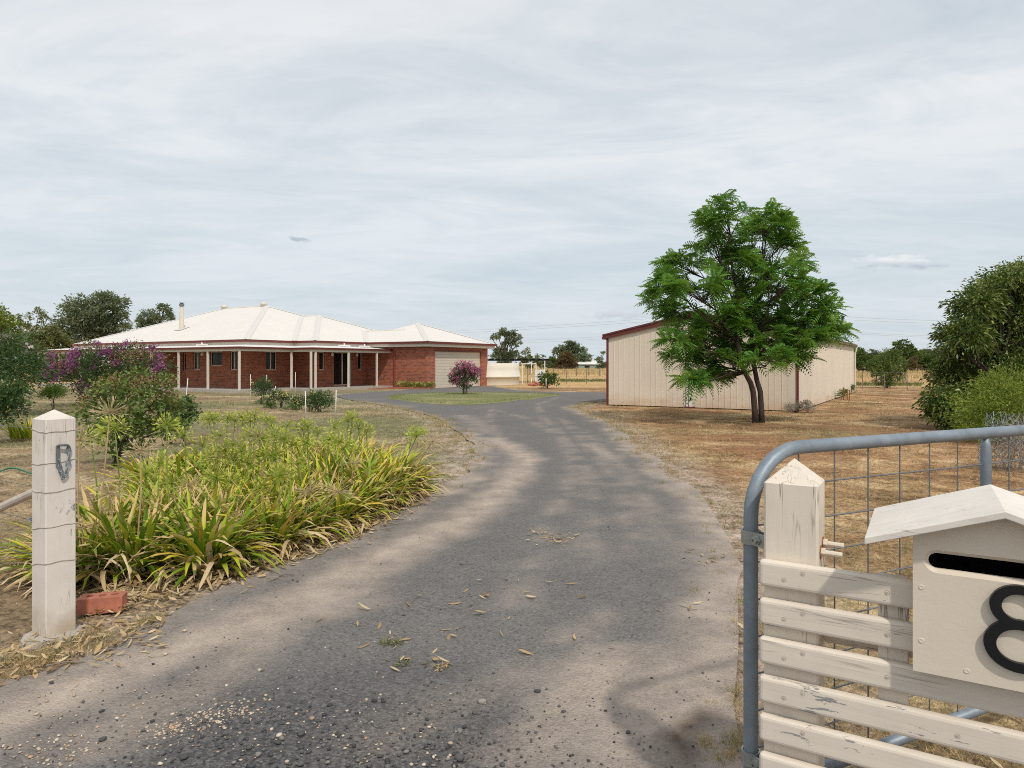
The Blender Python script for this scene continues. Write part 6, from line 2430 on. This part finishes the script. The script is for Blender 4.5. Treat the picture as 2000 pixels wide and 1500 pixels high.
def build_grass():
    rng = np.random.default_rng(77)
    # ---- lawn on both sides
    X, Y = scatter_px(230000, -60, 2080, 2.2, 42, rng)
    k = off_drive(X, Y) & ~in_poly(X, Y, BED) & ~((X - 0.805) ** 2 + (Y - 1.945) ** 2 < 0.09 ** 2)
    # keep the house and shed floors clear
    hl = np.stack([(X - P0.x) * HU.x + (Y - P0.y) * HU.y, (X - P0.x) * HV.x + (Y - P0.y) * HV.y], 1)
    k &= ~((hl[:, 0] > -1.9) & (hl[:, 1] > -7.0) & (hl[:, 0] < 15))
    sx = (X - SH0.x) * math.cos(RZ_S) + (Y - SH0.y) * math.sin(RZ_S)
    sy = -(X - SH0.x) * math.sin(RZ_S) + (Y - SH0.y) * math.cos(RZ_S)
    k &= ~((sx > 0) & (sx < SW) & (sy > 0) & (sy < SL))
    X, Y = X[k], Y[k]
    g, gold, bare = grass_zones(X, Y)
    n3 = fbm(X, Y, 1.3, 6.0, 3)
    keep = rng.random(len(X)) < np.clip(0.62 + 0.5 * n3 - 0.45 * bare + 0.3 * g, 0.05, 1)
    X, Y, g = X[keep], Y[keep], g[keep]
    n = len(X)
    P = np.stack([X, Y, np.zeros(n)], 1)
    sc = np.clip(Y / 9.0, 0.6, 3.0)
    h = rng.uniform(0.015, 0.052, n) * np.clip(sc, 0.9, 1.35) * (1 + 0.5 * (rng.random(n) < 0.06))
    w = 0.0045 * np.clip(Y / 5.0, 0.8, 5.0) * rng.uniform(.7, 1.3, n)
    isg = rng.random(n) < g * 0.75
    tint = np.clip(rng.normal(0.5, 0.34, n), 0, 1)
    for nm, q, mat, lab in (("dry_grass", ~isg, L_STRAW, "short dry straw coloured grass over the yard"), ("green_grass", isg, L_GRASS, "short green grass in patches over the yard")):
        blades(nm, P[q], h[q], w[q], mat, tint[q], lab, "grass", 1.0, rng)
    # ---- island lawn
    X = rng.uniform(-7, 3, 24000)
    Y = rng.uniform(23, 35, 24000)
    k = in_poly(X, Y, island_edge)
    X, Y = X[k], Y[k]
    n = len(X)
    blades("island_grass", np.stack([X, Y, np.full(n, 0.04)], 1), rng.uniform(0.03, 0.08, n), np.full(n, 0.014), L_GRASS, np.clip(rng.normal(0.45, 0.22, n), 0, 1), "green mown grass on the island in the driveway", "grass", 0.7, rng)
    # ---- longer tufts on the drive edges and round the gate
    pts = []
    E = np.array(drive_edge)
    for i in rng.choice(len(E), 1500):
        x, y = E[i] + rng.normal(size=2) * 0.16
        if 1.6 < y < 26 and abs(x) < 0.8 * y and not (x < -0.8 and y < 9):
            pts.append((x, y))
    # near the gate, seen through its wires and the slats
    for _ in range(210):
        px, dd = rng.uniform(1440, 2050), rng.uniform(2.15, 6.5)
        pts.append(((px - 1000) / FOC * dd, dd))
    for px, py, m_ in ((1425, 1460, 14), (1432, 1370, 6), (1640, 1330, 4), (1660, 1075, 8), (60, 1290, 14), (120, 1280, 12), (200, 1255, 12), (290, 1215, 8), (715, 1020, 8), (30, 1310, 10), (170, 1245, 8)):
        c = gp(px, py)
        for _ in range(m_):
            pts.append((c.x + rng.normal() * 0.05, c.y + rng.normal() * 0.06))
    C = np.array(pts)
    m_ = 26
    P = np.repeat(np.concatenate([C, np.zeros((len(C), 1))], 1), m_, 0)
    P[:, :2] += rng.normal(size=(len(P), 2)) * 0.022
    n = len(P)
    fs = np.repeat(np.clip(C[:, 1] / 7.0, 1.0, 2.6), m_)
    P[:, :2] += rng.normal(size=(len(P), 2)) * 0.02 * (fs[:, None] - 1) * 2.5
    th = np.repeat(rng.uniform(0.03, 0.09, len(C)), m_) * np.clip(fs, 1, 1.25)
    gr = np.repeat(rng.random(len(C)) < 0.30, m_)
    T = np.clip(rng.normal(0.6, 0.2, n), 0, 1)
    for nm, q, mat, lab in (("dry_tufts", ~gr, L_STRAW, "dry grass tufts along the driveway edges and by the gate"), ("green_tufts", gr, L_GRASS, "green grass tufts along the driveway edges and by the gate")):
        blades(nm, P[q], th[q] * rng.uniform(.5, 1.1, q.sum()), 0.0034 * fs[q], mat, T[q], lab, "grass", 0.75, rng)
    # ---- tall golden paddock grass
    for (px0, px1, d0, d1, num, hh) in ((960, 1330, 86, 150, 15000, 0.6), (960, 1330, 50, 84, 1500, 0.14), (1600, 1960, 66, 130, 15000, 0.7), (1600, 1960, 42, 60, 900, 0.14), (-100, 300, 56, 120, 6000, 0.5)):
        px = rng.uniform(px0, px1, num)
        dd = rng.uniform(d0, d1, num)
        P = np.stack([(px - 1000) / FOC * dd, dd, np.zeros(num)], 1)
        k = ~((P[:, 0] - SH0.x > 0) & (np.abs(P[:, 0] - 10) < 9) & (P[:, 1] < 42))
        P, dd = P[k], dd[k]
        blades("paddock_grass", P, hh * rng.uniform(0.6, 1.2, len(P)), 0.0011 * dd, L_GOLD, np.clip(rng.normal(0.55, 0.25, len(P)), 0, 1), "golden dry grass standing in the paddock", "grass", 0.25, rng)
    # green weeds strip along the far fence lines
    for (px0, px1, dd0) in ((1090, 1190, 56), (1665, 1800, 46)):
        num = 1500
        px = rng.uniform(px0, px1, num)
        dd = rng.normal(dd0, 0.9, num)
        P = np.stack([(px - 1000) / FOC * dd, dd, np.zeros(num)], 1)
        blades("fence_weeds", P, rng.uniform(0.08, 0.28, num), np.full(num, 0.06), L_OLV, rng.random(num), "grey-green weeds along the paddock fence", "weeds", 0.4, rng)

    # ---- leaf litter
    c = []
    for _ in range(1500):
        q = rng.random()
        line = [g2(p) for p in ((150, 1175), (270, 1165), (400, 1128), (520, 1092), (640, 1058), (740, 1010), (830, 955))]
        i = rng.integers(0, len(line) - 1)
        a, b = np.array(line[i]), np.array(line[i + 1])
        p = a + (b - a) * rng.random() + np.array([rng.normal() * 0.13 + 0.03, rng.normal() * 0.13 - 0.08])
        c.append(p)
    for _ in range(420):
        px = rng.uniform(-40, 330)
        py = 1300 - px * 0.24 + rng.normal() * 26
        if px < 330:
            g_ = gp(px, max(1190, py))
            c.append(np.array([g_.x, g_.y]))
    for _ in range(130):
        g_ = gp(rng.uniform(1430, 2050), rng.uniform(1080, 1500))
        c.append(np.array([g_.x, g_.y]))
    for (px, py, s, k) in ((1075, 1056, 22, 18), (1052, 1042, 14, 10), (1085, 1057, 12, 14), (1375, 1090, 26, 16), (925, 1175, 14, 5), (770, 1250, 12, 6), (860, 1300, 14, 5), (785, 1295, 9, 4), (1350, 1193, 10, 4), (880, 1240, 8, 4), (960, 1130, 60, 12), (800, 1230, 100, 14), (1000, 1200, 160, 16), (560, 1110, 60, 8), (1130, 1045, 12, 4)):
        for _ in range(k):
            g_ = gp(px + rng.normal() * s, py + rng.normal() * s * 0.4)
            c.append(np.array([g_.x, g_.y]))
    C = np.array(c)
    n = len(C)
    P = np.concatenate([C, rng.uniform(0.008, 0.022, (n, 1))], 1)
    a = rng.uniform(0, 6.28, n)
    D = np.stack([np.cos(a), np.sin(a), rng.normal(0, 0.18, n)], 1)
    L = rng.uniform(0.025, 0.085, n)
    W = L * rng.uniform(0.14, 0.30, n)
    S = unit(np.cross(D, np.array([0, 0, 1.0]) + rng.normal(size=(n, 3)) * 0.35))
    up = np.array([0, 0, 1.0])
    rows = []
    cur = rng.uniform(-0.1, 0.35, n)
    for q, ww in ((0, 0.15), (0.3, 0.9), (0.65, 1.0), (1.0, 0.05)):
        ctr = P + D * (L * q)[:, None] + up * (L * cur * q * q)[:, None]
        rows.append(np.stack([ctr - S * (W * ww / 2)[:, None] + up * 0.15 * W[:, None], ctr + S * (W * ww / 2)[:, None] + up * 0.15 * W[:, None]], 1))
    V = np.stack(rows, 1).reshape(-1, 3)
    V[:, 2] = np.maximum(V[:, 2], 0.007)
    F = np.array([[0, 1, 3, 2], [2, 3, 5, 4], [4, 5, 7, 6]])
    F = (F[None] + (np.arange(n) * 8)[:, None, None]).reshape(-1, 4)
    o = np_mesh("leaf_litter", V, F, L_DEAD, None, {"tint": np.repeat(np.clip(rng.normal(.55, .25, n), 0, 1), 8), "dry": np.zeros(8 * n)})
    tag(o, "fallen tan gum leaves and bark on the ground", "leaf litter", None, "stuff")
    # twigs by the left post
    tw = MB()
    for (px, py, a_, L_) in ((265, 1235, 0.5, 0.13), (180, 1282, 0.6, 0.10), (190, 1262, 0.75, 0.08), (90, 1305, 0.2, 0.16), (545, 1128, 0.2, 0.1), (860, 1303, -0.1, 0.06)):
        c_ = gp(px, py)
        tw.tube([(c_.x, c_.y, 0.012), (c_.x + L_ * .5 * math.cos(a_), c_.y + L_ * .5 * math.sin(a_), 0.022), (c_.x + L_ * math.cos(a_ + .1), c_.y + L_ * math.sin(a_ + .1), 0.012)], [0.005, 0.0045, 0.003], 6)
    tag(tw.build("twigs", M['timber_grey']), "thin grey twigs fallen beside the driveway", "twigs", None, "stuff")

    # ---- gravel: dark chips in the mouth of the drive, scattered cream pebbles
    stone, ts = new_mat("gravel_stone")
    cc = ts.ramp(ts.attr("tint"), [(0.0, (0.045, 0.046, 0.049)), (0.6, (0.115, 0.113, 0.112)), (0.9, (0.17, 0.16, 0.15)), (1.0, (0.30, 0.27, 0.24))])
    finish(ts, cc, 0.85)
    X, Y = scatter_px(15000, -60, 1450, 2.2, 7.0, rng)
    c0 = gp(640, 1470)
    dn = np.hypot((X - c0.x) * 0.8, (Y - c0.y) * 1.3)
    k = in_poly(X, Y, drive_edge) & (rng.random(len(X)) < 0.035 + 0.6 * np.exp(-(dn / 0.7) ** 2))
    X, Y, dn = X[k], Y[k], dn[k]
    n = len(X)
    R = np.exp(rng.normal(math.log(0.0042), 0.38, n)) * (1 + 0.5 * np.exp(-(dn / 0.6) ** 2))
    V, F, T = pebbles(np.stack([X, Y, R * 0.35 + 0.008], 1), R, rng)
    o = np_mesh("gravel", V, F, stone, None, {"tint": T})
    tag(o, "loose dark gravel chips in the mouth of the driveway", "gravel", None, "stuff")
    cream, ts = new_mat("cream_pebble")
    cc = ts.ramp(ts.attr("tint"), [(0.0, (0.30, 0.22, 0.15)), (0.5, (0.50, 0.40, 0.29)), (0.85, (0.62, 0.54, 0.44)), (1.0, (0.48, 0.26, 0.15))])
    finish(ts, cc, 0.75)
    pts = []
    for _ in range(260):
        q = rng.random()
        g_ = gp(300 + 190 * q + rng.normal() * 26, 1442 - 62 * q + rng.normal() * 11)
        pts.append((g_.x, g_.y))
    for _ in range(70):
        g_ = gp(110 + rng.normal() * 45, 1475 + rng.normal() * 20)
        pts.append((g_.x, g_.y))
    for _ in range(260):
        g_ = gp(rng.uniform(0, 900), 1500 - abs(rng.normal()) * 120)
        pts.append((g_.x, g_.y))
    C = np.array([p for p in pts if p[1] > 2.2])
    n = len(C)
    R = np.exp(rng.normal(math.log(0.0054), 0.32, n))
    V, F, T = pebbles(np.concatenate([C, (R * 0.3 + 0.008)[:, None]], 1), R, rng, 0.5)
    o = np_mesh("pebbles", V, F, cream, None, {"tint": T})
    tag(o, "scattered cream and tan pebbles on the driveway", "pebbles", None, "stuff")

    # small weeds rooted in the drive
    for i, (px, py, lab) in enumerate(((752, 1262, "tiny dry green weed growing in the drive, left of the others"), (775, 1262, "tiny bushy weed in the drive beside the left one"), (786, 1302, "tiny weed in the drive nearest to the camera"), (860, 1310, "curl of fallen bark with a weed in the drive"))):
        c_ = gp(px, py)
        t = thing("small_weed", lab, "weed", (c_.x, c_.y, 0))
        V, F, al, nr = strap_leaves(rng, 26, (0.02, 0.05), (0.003, 0.006), (-5, 80), (0, 60), 0.02)
        V[:, 2] += 0.006
        np_mesh("leaves", V, F, L_OLV if i < 3 else L_DEAD, t, {"tint": np.repeat(rng.random(26), nr), "dry": np.zeros(len(V))})
    # green tufts by the gate post bottoms
build_grass()
